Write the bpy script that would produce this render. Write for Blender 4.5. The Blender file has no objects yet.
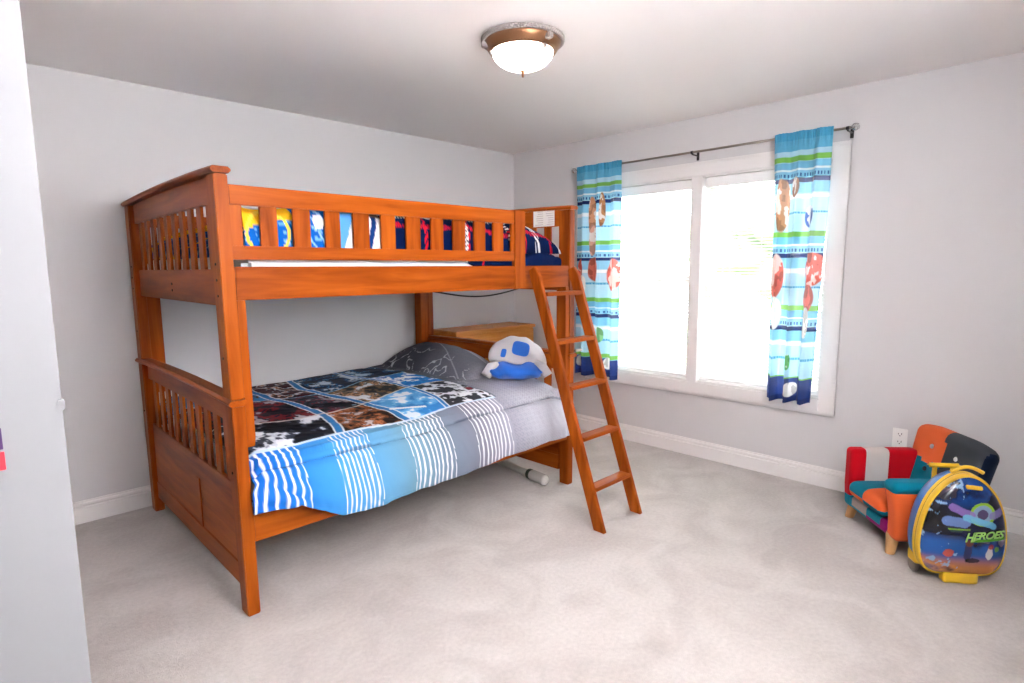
import bpy, bmesh, math, random
import numpy as np
from mathutils import Vector, Matrix
random.seed(7)
RNG = np.random.RandomState(11)
SC = bpy.context.scene
COL = SC.collection
R = math.radians

# ------------------------------------------------------------------ materials
def srgb(r, g, b):
    f = lambda c: c / 12.92 if c <= 0.04045 else ((c + 0.055) / 1.055) ** 2.4
    return (f(r / 255), f(g / 255), f(b / 255), 1)

def new_mat(name):
    m = bpy.data.materials.new(name); m.use_nodes = True
    nt = m.node_tree
    return m, nt, nt.nodes, nt.links, nt.nodes['Principled BSDF']

def plain(name, rgb, rough=0.5, metal=0.0, spec=0.5, bump=0.0, bscale=200, sheen=0.0, coat=0.0, var=0.0):
    m, nt, N, L, P = new_mat(name)
    P.inputs['Base Color'].default_value = srgb(*rgb)
    P.inputs['Roughness'].default_value = rough
    P.inputs['Metallic'].default_value = metal
    P.inputs['Specular IOR Level'].default_value = spec
    P.inputs['Sheen Weight'].default_value = sheen
    P.inputs['Coat Weight'].default_value = coat
    tc = N.new('ShaderNodeTexCoord')
    nz = N.new('ShaderNodeTexNoise'); nz.inputs['Scale'].default_value = bscale; nz.inputs['Detail'].default_value = 3
    L.new(tc.outputs['Object'], nz.inputs['Vector'])
    if bump:
        b = N.new('ShaderNodeBump'); b.inputs['Strength'].default_value = bump; b.inputs['Distance'].default_value = 0.002
        L.new(nz.outputs['Fac'], b.inputs['Height']); L.new(b.outputs['Normal'], P.inputs['Normal'])
    if var:
        mx = N.new('ShaderNodeMixRGB'); mx.blend_type = 'MULTIPLY'; mx.inputs['Fac'].default_value = var
        mx.inputs['Color1'].default_value = srgb(*rgb)
        L.new(nz.outputs['Fac'], mx.inputs['Color2']); L.new(mx.outputs['Color'], P.inputs['Base Color'])
    return m

def wood(name, axis, dark, mid, light, rough=0.34, scale=1.0):
    m, nt, N, L, P = new_mat(name)
    tc = N.new('ShaderNodeTexCoord'); oi = N.new('ShaderNodeObjectInfo')
    add = N.new('ShaderNodeVectorMath'); add.operation = 'MULTIPLY_ADD'
    mul = N.new('ShaderNodeCombineXYZ')
    L.new(oi.outputs['Random'], mul.inputs[0]); L.new(oi.outputs['Random'], mul.inputs[1]); L.new(oi.outputs['Random'], mul.inputs[2])
    add.inputs[1].default_value = (7, 7, 7)
    L.new(mul.outputs[0], add.inputs[0]); L.new(tc.outputs['Object'], add.inputs[2])
    mp = N.new('ShaderNodeMapping')
    s = [26 * scale] * 3; s[axis] = 2.2 * scale
    mp.inputs['Scale'].default_value = s
    L.new(add.outputs[0], mp.inputs['Vector'])
    n1 = N.new('ShaderNodeTexNoise'); n1.inputs['Scale'].default_value = 1.0; n1.inputs['Detail'].default_value = 6; n1.inputs['Distortion'].default_value = 0.6
    L.new(mp.outputs[0], n1.inputs['Vector'])
    n2 = N.new('ShaderNodeTexNoise'); n2.inputs['Scale'].default_value = 0.12; n2.inputs['Detail'].default_value = 2
    L.new(mp.outputs[0], n2.inputs['Vector'])
    mm = N.new('ShaderNodeMath'); mm.operation = 'MULTIPLY_ADD'; mm.inputs[1].default_value = 0.55
    m2 = N.new('ShaderNodeMath'); m2.operation = 'MULTIPLY'; m2.inputs[1].default_value = 0.45
    L.new(n2.outputs['Fac'], m2.inputs[0]); L.new(n1.outputs['Fac'], mm.inputs[0]); L.new(m2.outputs[0], mm.inputs[2])
    cr = N.new('ShaderNodeValToRGB')
    e = cr.color_ramp.elements
    e[0].position = 0.30; e[0].color = srgb(*dark)
    e[1].position = 0.72; e[1].color = srgb(*light)
    k = cr.color_ramp.elements.new(0.5); k.color = srgb(*mid)
    L.new(mm.outputs[0], cr.inputs['Fac']); L.new(cr.outputs['Color'], P.inputs['Base Color'])
    P.inputs['Roughness'].default_value = rough
    P.inputs['Specular IOR Level'].default_value = 0.1
    b = N.new('ShaderNodeBump'); b.inputs['Strength'].default_value = 0.08; b.inputs['Distance'].default_value = 0.001
    L.new(n1.outputs['Fac'], b.inputs['Height']); L.new(b.outputs['Normal'], P.inputs['Normal'])
    return m

def painted(name, rough=0.8, sheen=0.15, trans=0.0, bump=0.15, bscale=350, spec=0.25, coat=0.0, alpha=1.0):
    """cloth / shell whose print is stored on the mesh as a colour attribute"""
    m, nt, N, L, P = new_mat(name)
    at = N.new('ShaderNodeAttribute'); at.attribute_name = 'print'
    L.new(at.outputs['Color'], P.inputs['Base Color'])
    P.inputs['Roughness'].default_value = rough
    P.inputs['Sheen Weight'].default_value = sheen
    P.inputs['Specular IOR Level'].default_value = spec
    P.inputs['Coat Weight'].default_value = coat
    P.inputs['Coat Roughness'].default_value = 0.12
    if bump:
        tc = N.new('ShaderNodeTexCoord'); nz = N.new('ShaderNodeTexNoise'); nz.inputs['Scale'].default_value = bscale
        L.new(tc.outputs['Object'], nz.inputs['Vector'])
        b = N.new('ShaderNodeBump'); b.inputs['Strength'].default_value = bump; b.inputs['Distance'].default_value = 0.002
        L.new(nz.outputs['Fac'], b.inputs['Height']); L.new(b.outputs['Normal'], P.inputs['Normal'])
    if trans:
        out = N['Material Output']
        tr = N.new('ShaderNodeBsdfTranslucent'); L.new(at.outputs['Color'], tr.inputs['Color'])
        mx = N.new('ShaderNodeMixShader'); mx.inputs['Fac'].default_value = trans
        L.new(P.outputs[0], mx.inputs[1]); L.new(tr.outputs[0], mx.inputs[2])
        last = mx
        if alpha < 1:
            tp = N.new('ShaderNodeBsdfTransparent')
            m2 = N.new('ShaderNodeMixShader'); m2.inputs['Fac'].default_value = alpha
            L.new(tp.outputs[0], m2.inputs[1]); L.new(mx.outputs[0], m2.inputs[2]); last = m2
        L.new(last.outputs[0], out.inputs['Surface'])
    return m

def glass(name, tint=(255, 255, 255), gloss=0.08, rough=0.02):
    m, nt, N, L, P = new_mat(name)
    out = N['Material Output']
    t = N.new('ShaderNodeBsdfTransparent'); t.inputs['Color'].default_value = srgb(*tint)
    g = N.new('ShaderNodeBsdfGlossy'); g.inputs['Roughness'].default_value = rough
    fr = N.new('ShaderNodeMath'); fr.operation = 'MULTIPLY'; fr.inputs[1].default_value = 1.0
    lw = N.new('ShaderNodeLayerWeight'); lw.inputs['Blend'].default_value = 0.25
    ml = N.new('ShaderNodeMath'); ml.operation = 'MULTIPLY_ADD'; ml.inputs[1].default_value = 0.5; ml.inputs[2].default_value = gloss
    L.new(lw.outputs['Fresnel'], ml.inputs[0])
    mx = N.new('ShaderNodeMixShader'); L.new(ml.outputs[0], mx.inputs['Fac'])
    L.new(t.outputs[0], mx.inputs[1]); L.new(g.outputs[0], mx.inputs[2]); L.new(mx.outputs[0], out.inputs['Surface'])
    return m

def emis(name, rgb, strength):
    m, nt, N, L, P = new_mat(name)
    P.inputs['Base Color'].default_value = srgb(*rgb)
    P.inputs['Emission Color'].default_value = srgb(*rgb)
    P.inputs['Emission Strength'].default_value = strength
    P.inputs['Roughness'].default_value = 0.3
    return m

def carpet_mat():
    m, nt, N, L, P = new_mat('carpet')
    tc = N.new('ShaderNodeTexCoord')
    big = N.new('ShaderNodeTexNoise'); big.inputs['Scale'].default_value = 2.6; big.inputs['Detail'].default_value = 4; big.inputs['Distortion'].default_value = 1.1
    mid = N.new('ShaderNodeTexNoise'); mid.inputs['Scale'].default_value = 55; mid.inputs['Detail'].default_value = 4
    fin = N.new('ShaderNodeTexNoise'); fin.inputs['Scale'].default_value = 260; fin.inputs['Detail'].default_value = 2
    for n in (big, mid, fin): L.new(tc.outputs['Object'], n.inputs['Vector'])
    cr = N.new('ShaderNodeValToRGB'); e = cr.color_ramp.elements
    e[0].position = 0.36; e[0].color = srgb(184, 176, 172); e[1].position = 0.62; e[1].color = srgb(201, 194, 190)
    L.new(big.outputs['Fac'], cr.inputs['Fac'])
    c2 = N.new('ShaderNodeValToRGB'); e = c2.color_ramp.elements
    e[0].position = 0.25; e[0].color = (0.72, 0.72, 0.72, 1); e[1].position = 0.7; e[1].color = (1.06, 1.06, 1.06, 1)
    av = N.new('ShaderNodeMath'); av.operation = 'MULTIPLY_ADD'; av.inputs[1].default_value = 0.5
    hf = N.new('ShaderNodeMath'); hf.operation = 'MULTIPLY'; hf.inputs[1].default_value = 0.5
    L.new(fin.outputs['Fac'], hf.inputs[0]); L.new(mid.outputs['Fac'], av.inputs[0]); L.new(hf.outputs[0], av.inputs[2])
    L.new(av.outputs[0], c2.inputs['Fac'])
    mx = N.new('ShaderNodeMixRGB'); mx.blend_type = 'MULTIPLY'; mx.inputs['Fac'].default_value = 0.8
    L.new(cr.outputs['Color'], mx.inputs['Color1']); L.new(c2.outputs['Color'], mx.inputs['Color2'])
    L.new(mx.outputs['Color'], P.inputs['Base Color'])
    P.inputs['Roughness'].default_value = 1.0; P.inputs['Specular IOR Level'].default_value = 0.05; P.inputs['Sheen Weight'].default_value = 0.25
    b = N.new('ShaderNodeBump'); b.inputs['Strength'].default_value = 0.7; b.inputs['Distance'].default_value = 0.006
    L.new(av.outputs[0], b.inputs['Height']); L.new(b.outputs['Normal'], P.inputs['Normal'])
    return m

WD = dict(dark=(106, 42, 6), mid=(152, 70, 16), light=(184, 95, 27))
M = {
    'wall': plain('wall_paint', (212, 210, 211), 0.75, spec=0.3, bump=0.05, bscale=120),
    'ceil': plain('ceiling_paint', (248, 244, 242), 0.9, spec=0.1),
    'trim': plain('trim_paint', (238, 235, 234), 0.35, spec=0.5),
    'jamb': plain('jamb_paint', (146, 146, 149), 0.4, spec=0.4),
    'carpet': carpet_mat(),
    'wx': wood('honey_wood_along_x', 0, **WD), 'wy': wood('honey_wood_along_y', 1, **WD), 'wz': wood('honey_wood_along_z', 2, **WD),
    'desk_x': wood('light_oak', 0, (176, 108, 48), (200, 132, 66), (220, 156, 88), 0.25),
    'white_cloth': plain('white_cloth', (236, 234, 234), 0.9, bump=0.2, sheen=0.2),
    'cloth': painted('printed_cloth', sheen=0.0, spec=0.05), 'satin': painted('printed_satin', rough=0.6, spec=0.12, sheen=0.0),
    'curtain': painted('printed_curtain', rough=0.9, trans=0.26, bump=0.1, alpha=0.98),
    'shell': painted('printed_shell', rough=0.25, sheen=0, bump=0, spec=0.5, coat=0.6),
    'steel': plain('brushed_steel', (150, 142, 132), 0.3, metal=1.0),
    'black': plain('black_plastic', (22, 22, 24), 0.4),
    'glass': glass('window_glass'), 'crystal': glass('clear_crystal', (250, 252, 250), 0.35),
    'blind': plain('white_blind', (250, 250, 250), 0.5),
    'screw': plain('dark_screw', (40, 24, 16), 0.4, metal=0.6),
}

# ------------------------------------------------------------------ mesh helpers
def box_bm(x0, x1, y0, y1, z0, z1, bev=0.0, seg=2):
    bm = bmesh.new()
    bmesh.ops.create_cube(bm, size=1)
    for v in bm.verts:
        v.co = Vector(((x0 + x1) / 2 + v.co.x * (x1 - x0), (y0 + y1) / 2 + v.co.y * (y1 - y0), (z0 + z1) / 2 + v.co.z * (z1 - z0)))
    if bev:
        bmesh.ops.bevel(bm, geom=bm.edges[:], offset=bev, segments=seg, affect='EDGES', clamp_overlap=True)
    return bm

def join_bm(*bms):
    out = bmesh.new()
    for b in bms:
        me = bpy.data.meshes.new('tmp'); b.to_mesh(me); b.free(); out.from_mesh(me); bpy.data.meshes.remove(me)
    return out

def prism_bm(poly, axis, a, b, bev=0.0):
    """poly: list of 2-D points in the plane normal to axis (0: y,z  1: x,z  2: x,y), extruded from a to b"""
    bm = bmesh.new()
    def P(p, t):
        return {0: (t, p[0], p[1]), 1: (p[0], t, p[1]), 2: (p[0], p[1], t)}[axis]
    va = [bm.verts.new(P(p, a)) for p in poly]; vb = [bm.verts.new(P(p, b)) for p in poly]
    n = len(poly)
    bm.faces.new(va); bm.faces.new(list(reversed(vb)))
    for i in range(n): bm.faces.new((va[i], vb[i], vb[(i + 1) % n], va[(i + 1) % n]))
    bmesh.ops.recalc_face_normals(bm, faces=bm.faces[:])
    if bev: bmesh.ops.bevel(bm, geom=bm.edges[:], offset=bev, segments=2, affect='EDGES', clamp_overlap=True)
    return bm

def lathe_bm(prof, n=48, c=(0, 0, 0), axis='z'):
    bm = bmesh.new(); rings = []
    for r, z in prof:
        ring = []
        for i in range(n):
            a = 2 * math.pi * i / n
            p = (r * math.cos(a), r * math.sin(a), z)
            if axis == 'x': p = (p[2], p[0], p[1])
            if axis == 'y': p = (p[0], p[2], p[1])
            ring.append(bm.verts.new((p[0] + c[0], p[1] + c[1], p[2] + c[2])))
        rings.append(ring)
    for a, b in zip(rings, rings[1:]):
        for i in range(n):
            bm.faces.new((a[i], a[(i + 1) % n], b[(i + 1) % n], b[i]))
    if prof[0][0] > 1e-5: bm.faces.new(list(reversed(rings[0])))
    if prof[-1][0] > 1e-5: bm.faces.new(rings[-1])
    bmesh.ops.remove_doubles(bm, verts=bm.verts[:], dist=1e-5)
    bmesh.ops.recalc_face_normals(bm, faces=bm.faces[:])
    return bm

def tube_bm(pts, r, n=10):
    bm = bmesh.new(); rings = []
    pts = [Vector(p) for p in pts]
    rr = r if isinstance(r, (list, tuple)) else [r] * len(pts)
    up = None
    for i, p in enumerate(pts):
        t = (pts[min(i + 1, len(pts) - 1)] - pts[max(i - 1, 0)]).normalized()
        if up is None:
            up = Vector((0, 0, 1)) if abs(t.z) < 0.9 else Vector((1, 0, 0))
        s = t.cross(up).normalized(); u = s.cross(t).normalized(); up = u
        rings.append([bm.verts.new(p + rr[i] * (math.cos(2 * math.pi * k / n) * s + math.sin(2 * math.pi * k / n) * u)) for k in range(n)])
    for a, b in zip(rings, rings[1:]):
        for k in range(n): bm.faces.new((a[k], a[(k + 1) % n], b[(k + 1) % n], b[k]))
    bm.faces.new(list(reversed(rings[0]))); bm.faces.new(rings[-1])
    bmesh.ops.recalc_face_normals(bm, faces=bm.faces[:])
    return bm

class Thing:
    """an Empty at the base of a thing that parents its parts"""
    def __init__(s, name, label, cat, loc=(0, 0, 0), rz=0, group=None, kind=None):
        o = bpy.data.objects.new(name, None); COL.objects.link(o)
        o.location = loc; o.rotation_euler = (0, 0, rz); o.empty_display_size = 0.1
        if label: o['label'] = label
        if cat: o['category'] = cat
        if group: o['group'] = group
        if kind: o['kind'] = kind
        s.o = o; s.loc = Vector(loc); s.rz = rz
    def part(s, name, bm, mat, parent=None, smooth=False, local=False, label=None, mod=None):
        if not local:
            bm.transform(Matrix.Rotation(-s.rz, 4, 'Z') @ Matrix.Translation(-s.loc))
        o = obj(name, bm, mat, smooth)
        o.parent = parent or s.o
        if label: o['label'] = label
        return o

def obj(name, bm, mat, smooth=False):
    me = bpy.data.meshes.new(name)
    bm.to_mesh(me); bm.free()
    for m_ in (mat if isinstance(mat, (list, tuple)) else [mat]): me.materials.append(m_)
    if smooth:
        for p in me.polygons: p.use_smooth = True
    o = bpy.data.objects.new(name, me); COL.objects.link(o)
    return o

def auto_smooth(o, ang=40):
    for p in o.data.polygons: p.use_smooth = True
    o.data.set_sharp_from_angle(angle=R(ang))
    return o

def tag(o, label, cat, group=None, kind=None):
    if label: o['label'] = label
    if cat: o['category'] = cat
    if group: o['group'] = group
    if kind: o['kind'] = kind
    return o

def struct(name, bm, mat, parent=None, smooth=False):
    o = obj(name, bm, mat, smooth)
    if parent is None: o['kind'] = 'structure'
    else: o.parent = parent
    return o

def grid_obj(name, P, C, mat, thick=0.0, closed_u=False, parent=None, uvflip=False):
    """P: (nu, nv, 3) points, C: (nu, nv, 3) linear colours"""
    nu, nv = P.shape[:2]
    V = P.reshape(-1, 3); F = []
    for i in range(nu if closed_u else nu - 1):
        i2 = (i + 1) % nu
        for j in range(nv - 1):
            q = (i * nv + j, i2 * nv + j, i2 * nv + j + 1, i * nv + j + 1)
            F.append(q if not uvflip else q[::-1])
    me = bpy.data.meshes.new(name)
    me.from_pydata([tuple(v) for v in V], [], F)
    if C is not None:
        a = me.color_attributes.new('print', 'FLOAT_COLOR', 'POINT')
        buf = np.ones((len(V), 4), dtype=np.float32); buf[:, :3] = C.reshape(-1, 3)
        a.data.foreach_set('color', buf.ravel())
    for p in me.polygons: p.use_smooth = True
    me.materials.append(mat)
    o = bpy.data.objects.new(name, me); COL.objects.link(o)
    if thick:
        s = o.modifiers.new('thickness', 'SOLIDIFY'); s.thickness = thick; s.offset = -1
    if parent: o.parent = parent
    return o

def lin(r, g, b): return np.array(srgb(r, g, b)[:3]) ** 1.12
def deep(r, g, b):
    f = lambda c: int(255 * (c / 255) ** 1.10)
    return (f(r), f(g), f(b))
def smooth(a, b, x):
    t = np.clip((x - a) / (b - a), 0, 1); return t * t * (3 - 2 * t)
def noise2(x, y, seed=0, octv=3):
    """smooth value noise, numpy"""
    r = np.random.RandomState(seed); tot = np.zeros_like(x, dtype=float); amp = 1.0; s = 0
    for k in range(octv):
        g = r.rand(64, 64); f = 2 ** k
        X = x * f + 17.3 * k; Y = y * f + 5.1 * k
        xi = np.floor(X).astype(int); yi = np.floor(Y).astype(int); fx = X - xi; fy = Y - yi
        fx = fx * fx * (3 - 2 * fx); fy = fy * fy * (3 - 2 * fy)
        G = lambda a, b: g[a % 64, b % 64]
        tot += amp * ((G(xi, yi) * (1 - fx) + G(xi + 1, yi) * fx) * (1 - fy) + (G(xi, yi + 1) * (1 - fx) + G(xi + 1, yi + 1) * fx) * fy)
        s += amp; amp *= 0.5
    return tot / s

# ------------------------------------------------------------------ room shell
H = 2.44
XW, YW = -3.82, -4.15
WIN_Y0, WIN_Y1, WIN_Z0, WIN_Z1 = -2.72, -0.965, 0.56, 2.035
struct('floor', box_bm(-5.3, 0.0, -5.3, 0.0, -0.05, 0.0), M['carpet'])
struct('ceiling', box_bm(-5.3, 0.16, -5.3, 0.12, H, H + 0.08), M['ceil'])
struct('wall_back', box_bm(-5.3, 0.16, 0.0, 0.12, -0.05, H), M['wall'])
struct('wall_right', join_bm(box_bm(0, 0.16, YW, WIN_Y0, -0.05, H), box_bm(0, 0.16, WIN_Y1, 0.0, -0.05, H),
                             box_bm(0, 0.16, WIN_Y0, WIN_Y1, -0.05, WIN_Z0), box_bm(0, 0.16, WIN_Y0, WIN_Y1, WIN_Z1, H)), M['wall'])
struct('wall_left', join_bm(box_bm(XW - 0.14, XW, -2.93, 0.0, -0.05, H), box_bm(XW - 0.14, XW, -4.02, -2.93, 2.07, H),
                            box_bm(XW - 0.14, XW, YW, -4.02, -0.05, H)), M['wall'])
struct('wall_front', box_bm(XW - 0.14, 0.16, YW - 0.12, YW, -0.05, H), M['wall'])
# hall behind the doorway
struct('wall_hall', join_bm(box_bm(-5.42, -5.3, -5.3, 0.0, -0.05, H), box_bm(-5.3, XW - 0.14, -5.42, -5.3, -0.05, H),
                            box_bm(XW - 0.14, XW, -5.3, YW - 0.12, -0.05, H)), M['wall'])
# door lining of the doorway the picture is taken from
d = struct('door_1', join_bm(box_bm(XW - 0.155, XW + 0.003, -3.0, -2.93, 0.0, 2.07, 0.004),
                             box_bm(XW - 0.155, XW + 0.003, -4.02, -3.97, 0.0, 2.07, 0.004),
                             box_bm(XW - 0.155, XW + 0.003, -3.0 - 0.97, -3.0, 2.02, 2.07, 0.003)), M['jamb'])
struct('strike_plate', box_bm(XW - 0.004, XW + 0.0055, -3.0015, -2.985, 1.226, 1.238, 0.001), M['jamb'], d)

def baseboard(name, x0, x1, y0, y1, axis, side):
    prof = [(0, 0), (0.014, 0), (0.014, 0.088), (0.008, 0.092), (0.008, 0.096), (0.012, 0.101), (0.011, 0.112), (0.006, 0.117), (0.006, 0.1264), (0, 0.1264)]
    if axis == 'x':
        bm = prism_bm([(side * p[0] + y0, p[1]) for p in prof], 0, x0, x1)
    else:
        bm = prism_bm([(side * p[0] + x0, p[1]) for p in prof], 1, y0, y1)
    return auto_smooth(struct(name, bm, M['trim']), 30)
baseboard('baseboard_back', XW, 0, 0, 0, 'x', -1)
baseboard('baseboard_right', 0, 0, YW, -0.014, 'y', -1)
baseboard('baseboard_left', XW, 0, -2.86, -0.014, 'y', 1)
baseboard('baseboard_front', XW, 0, YW, 0, 'x', 1)

# window: casing, sashes, panes
def frame_bm(x0, x1, y0, y1, z0, z1, w, wb=None, bev=0.003):
    wb = wb or w
    return join_bm(box_bm(x0, x1, y0, y0 + w, z0, z1, bev), box_bm(x0, x1, y1 - w, y1, z0, z1, bev),
                   box_bm(x0, x1, y0 + w, y1 - w, z1 - w, z1, bev), box_bm(x0, x1, y0 + w, y1 - w, z0, z0 + wb, bev))
cas = join_bm(frame_bm(-0.018, 0.0, -2.815, -0.872, 0.468, 2.128, 0.094, 0.092),
              frame_bm(-0.024, -0.018, -2.818, -0.869, 0.465, 2.131, 0.02),
              box_bm(-0.012, 0.12, -1.885, -1.80, WIN_Z0, WIN_Z1, 0.004),
              frame_bm(0.0, 0.14, WIN_Y0 - 0.001, WIN_Y1 + 0.001, WIN_Z0 - 0.001, WIN_Z1 + 0.001, 0.012))
win = struct('window_1', cas, M['trim'])
for (a, b) in ((WIN_Y0 + 0.012, -1.885), (-1.80, WIN_Y1 - 0.012)):
    for (z0, z1, xo) in ((0.572, 1.315, 0.085), (1.285, 2.023, 0.112)):
        s_ = struct('sash', frame_bm(xo, xo + 0.026, a, b, z0, z1, 0.042), M['trim'], win)
        struct('pane', box_bm(xo + 0.010, xo + 0.014, a + 0.04, b - 0.04, z0 + 0.04, z1 - 0.04), M['glass'], s_)
        s_['label'] = 'white window sash'

# blinds
def blind(y0, y1, label):
    t = Thing('window_blind', label, 'blind', (0.045, (y0 + y1) / 2, 0.575), group='slatted blinds in the window')
    t.part('headrail', box_bm(0.02, 0.07, y0, y1, 1.955, 2.02, 0.004), M['blind'])
    bm = bmesh.new(); n = 60
    for k in range(n):
        z = 0.61 + k * (1.94 - 0.61) / (n - 1)
        ring = []
        for s in (-1, 0, 1):
            zz = z + (0.0025 if s == 0 else 0) + s * 0.0035
            ring.append([bm.verts.new((0.045 + s * 0.0125, y, zz)) for y in (y0 + 0.004, y1 - 0.004)])
        for a, b in zip(ring, ring[1:]): bm.faces.new((a[0], a[1], b[1], b[0]))
    t.part('slats', bm, M['blind'])
    t.part('bottom_rail', box_bm(0.03, 0.06, y0, y1, 0.578, 0.598, 0.003), M['blind'])
    cords = join_bm(*[tube_bm([(0.045, y, 0.59), (0.045, y, 1.96)], 0.0012, 6) for y in (y0 + 0.14, (y0 + y1) / 2, y1 - 0.14)])
    t.part('ladder_cord', cords, M['blind'])
    t.part('tilt_wand', tube_bm([(0.014, y1 - 0.10, 1.96), (0.012, y1 - 0.105, 1.36)], 0.0035, 8), M['blind'])
    return t
blind(-1.795, -0.985, 'white slatted window blind behind the left curtain, left of the window mullion')
blind(-2.70, -1.890, 'white slatted window blind behind the right curtain, right of the window mullion')

# outside: lawn and bushes seen washed out through the panes
lawn = plain('lawn', (120, 140, 96), 0.95, bump=0.3, bscale=20)
struct('ground_outside', box_bm(1.0, 40, -30, 25, -3.2, -3.0), lawn)
leaf = plain('leaf', (146, 164, 128), 0.8, var=0.4, bscale=6, bump=0.5)
bark = plain('bark', (168, 158, 148), 0.9, bump=0.5, bscale=30)
def tree(x, y, z, r, seed, label):
    t = Thing('garden_tree', label, 'tree', (x, y, -3.0))
    bm = bmesh.new(); rr = random.Random(seed)
    for k in range(16):
        m4 = Matrix.Translation((x + rr.uniform(-1, 1) * r, y + rr.uniform(-1, 1) * r, z + rr.uniform(-.7, .7) * r))
        bmesh.ops.create_icosphere(bm, subdivisions=2, radius=r * rr.uniform(.35, .6), matrix=m4)
    for v in bm.verts:
        v.co += Vector((rr.uniform(-1, 1), rr.uniform(-1, 1), rr.uniform(-1, 1))) * r * 0.07
    t.part('crown', bm, leaf)
    t.part('trunk', tube_bm([(x, y, -3.0), (x + .1, y, -1), (x, y + .1, z)], [.22, .17, .1], 10), bark)
tree(24, 8.6, 2.3, 2.0, 3, 'green garden tree washed out beyond the right window sashes')

# ------------------------------------------------------------------ bunk bed
X0, X1 = -3.136, -1.068          # outer faces of the two end panels
YF, YB = -1.597, -0.05           # front and back outer faces
PW, PD = 0.050, 0.092            # post: along x, along y
bed = Thing('bunk_bed', 'honey brown slatted wooden bunk bed standing against the back wall', 'bed', (-2.1, -0.82, 0))
def bp(name, bm, mat, parent=None, label=None):
    if LEAN[0]:
        for v in bm.verts: s_ = (YB - v.co.y) / (YB - YF); v.co.x += -0.011 * v.co.z * (0.25 + 0.75 * s_) + 0.022 * (1 - s_)      # the foot end stands a touch out of plumb
    return auto_smooth(bed.part(name, bm, mat, parent, label=label), 35)
LEAN = [False]

def slat(name, parent, bm, mat='wz'): return bp(name, bm, M[mat], parent)

def cap_bm(xc, z, arch, w):
    """rounded cap rail along y, slightly arched"""
    n = 24; bm = bmesh.new(); rings = []
    ya, yb = YF - 0.012, YB + 0.012
    for i in range(n + 1):
        s = i / n; y = ya + (yb - ya) * s
        zz = z + arch * (1 - (2 * s - 1) ** 2)
        h = 0.024; hw = w / 2; k = 0.009
        pr = [(-hw + k, 0), (-hw, k), (-hw, h - k), (-hw + k, h), (hw - k, h), (hw, h - k), (hw, k), (hw - k, 0)]
        rings.append([bm.verts.new((xc + p[0], y, zz + p[1])) for p in pr])
    for a, b in zip(rings, rings[1:]):
        for k in range(8): bm.faces.new((a[k], a[(k + 1) % 8], b[(k + 1) % 8], b[k]))
    bm.faces.new(list(reversed(rings[0]))); bm.faces.new(rings[-1])
    bmesh.ops.recalc_face_normals(bm, faces=bm.faces[:])
    return bm

def arch_board_bm(xa, xb, z0, z1, arch):
    n = 24; poly = [(YF + PD, z0)]
    poly += [(YB - PD, z0)]
    for i in range(n + 1):
        s = i / n; y = (YB - PD) + ((YF + PD) - (YB - PD)) * s
        ss = (y - YF) / (YB - YF)
        poly.append((y, z1 + arch * (1 - (2 * ss - 1) ** 2)))
    return prism_bm(poly, 0, xa, xb)

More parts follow.
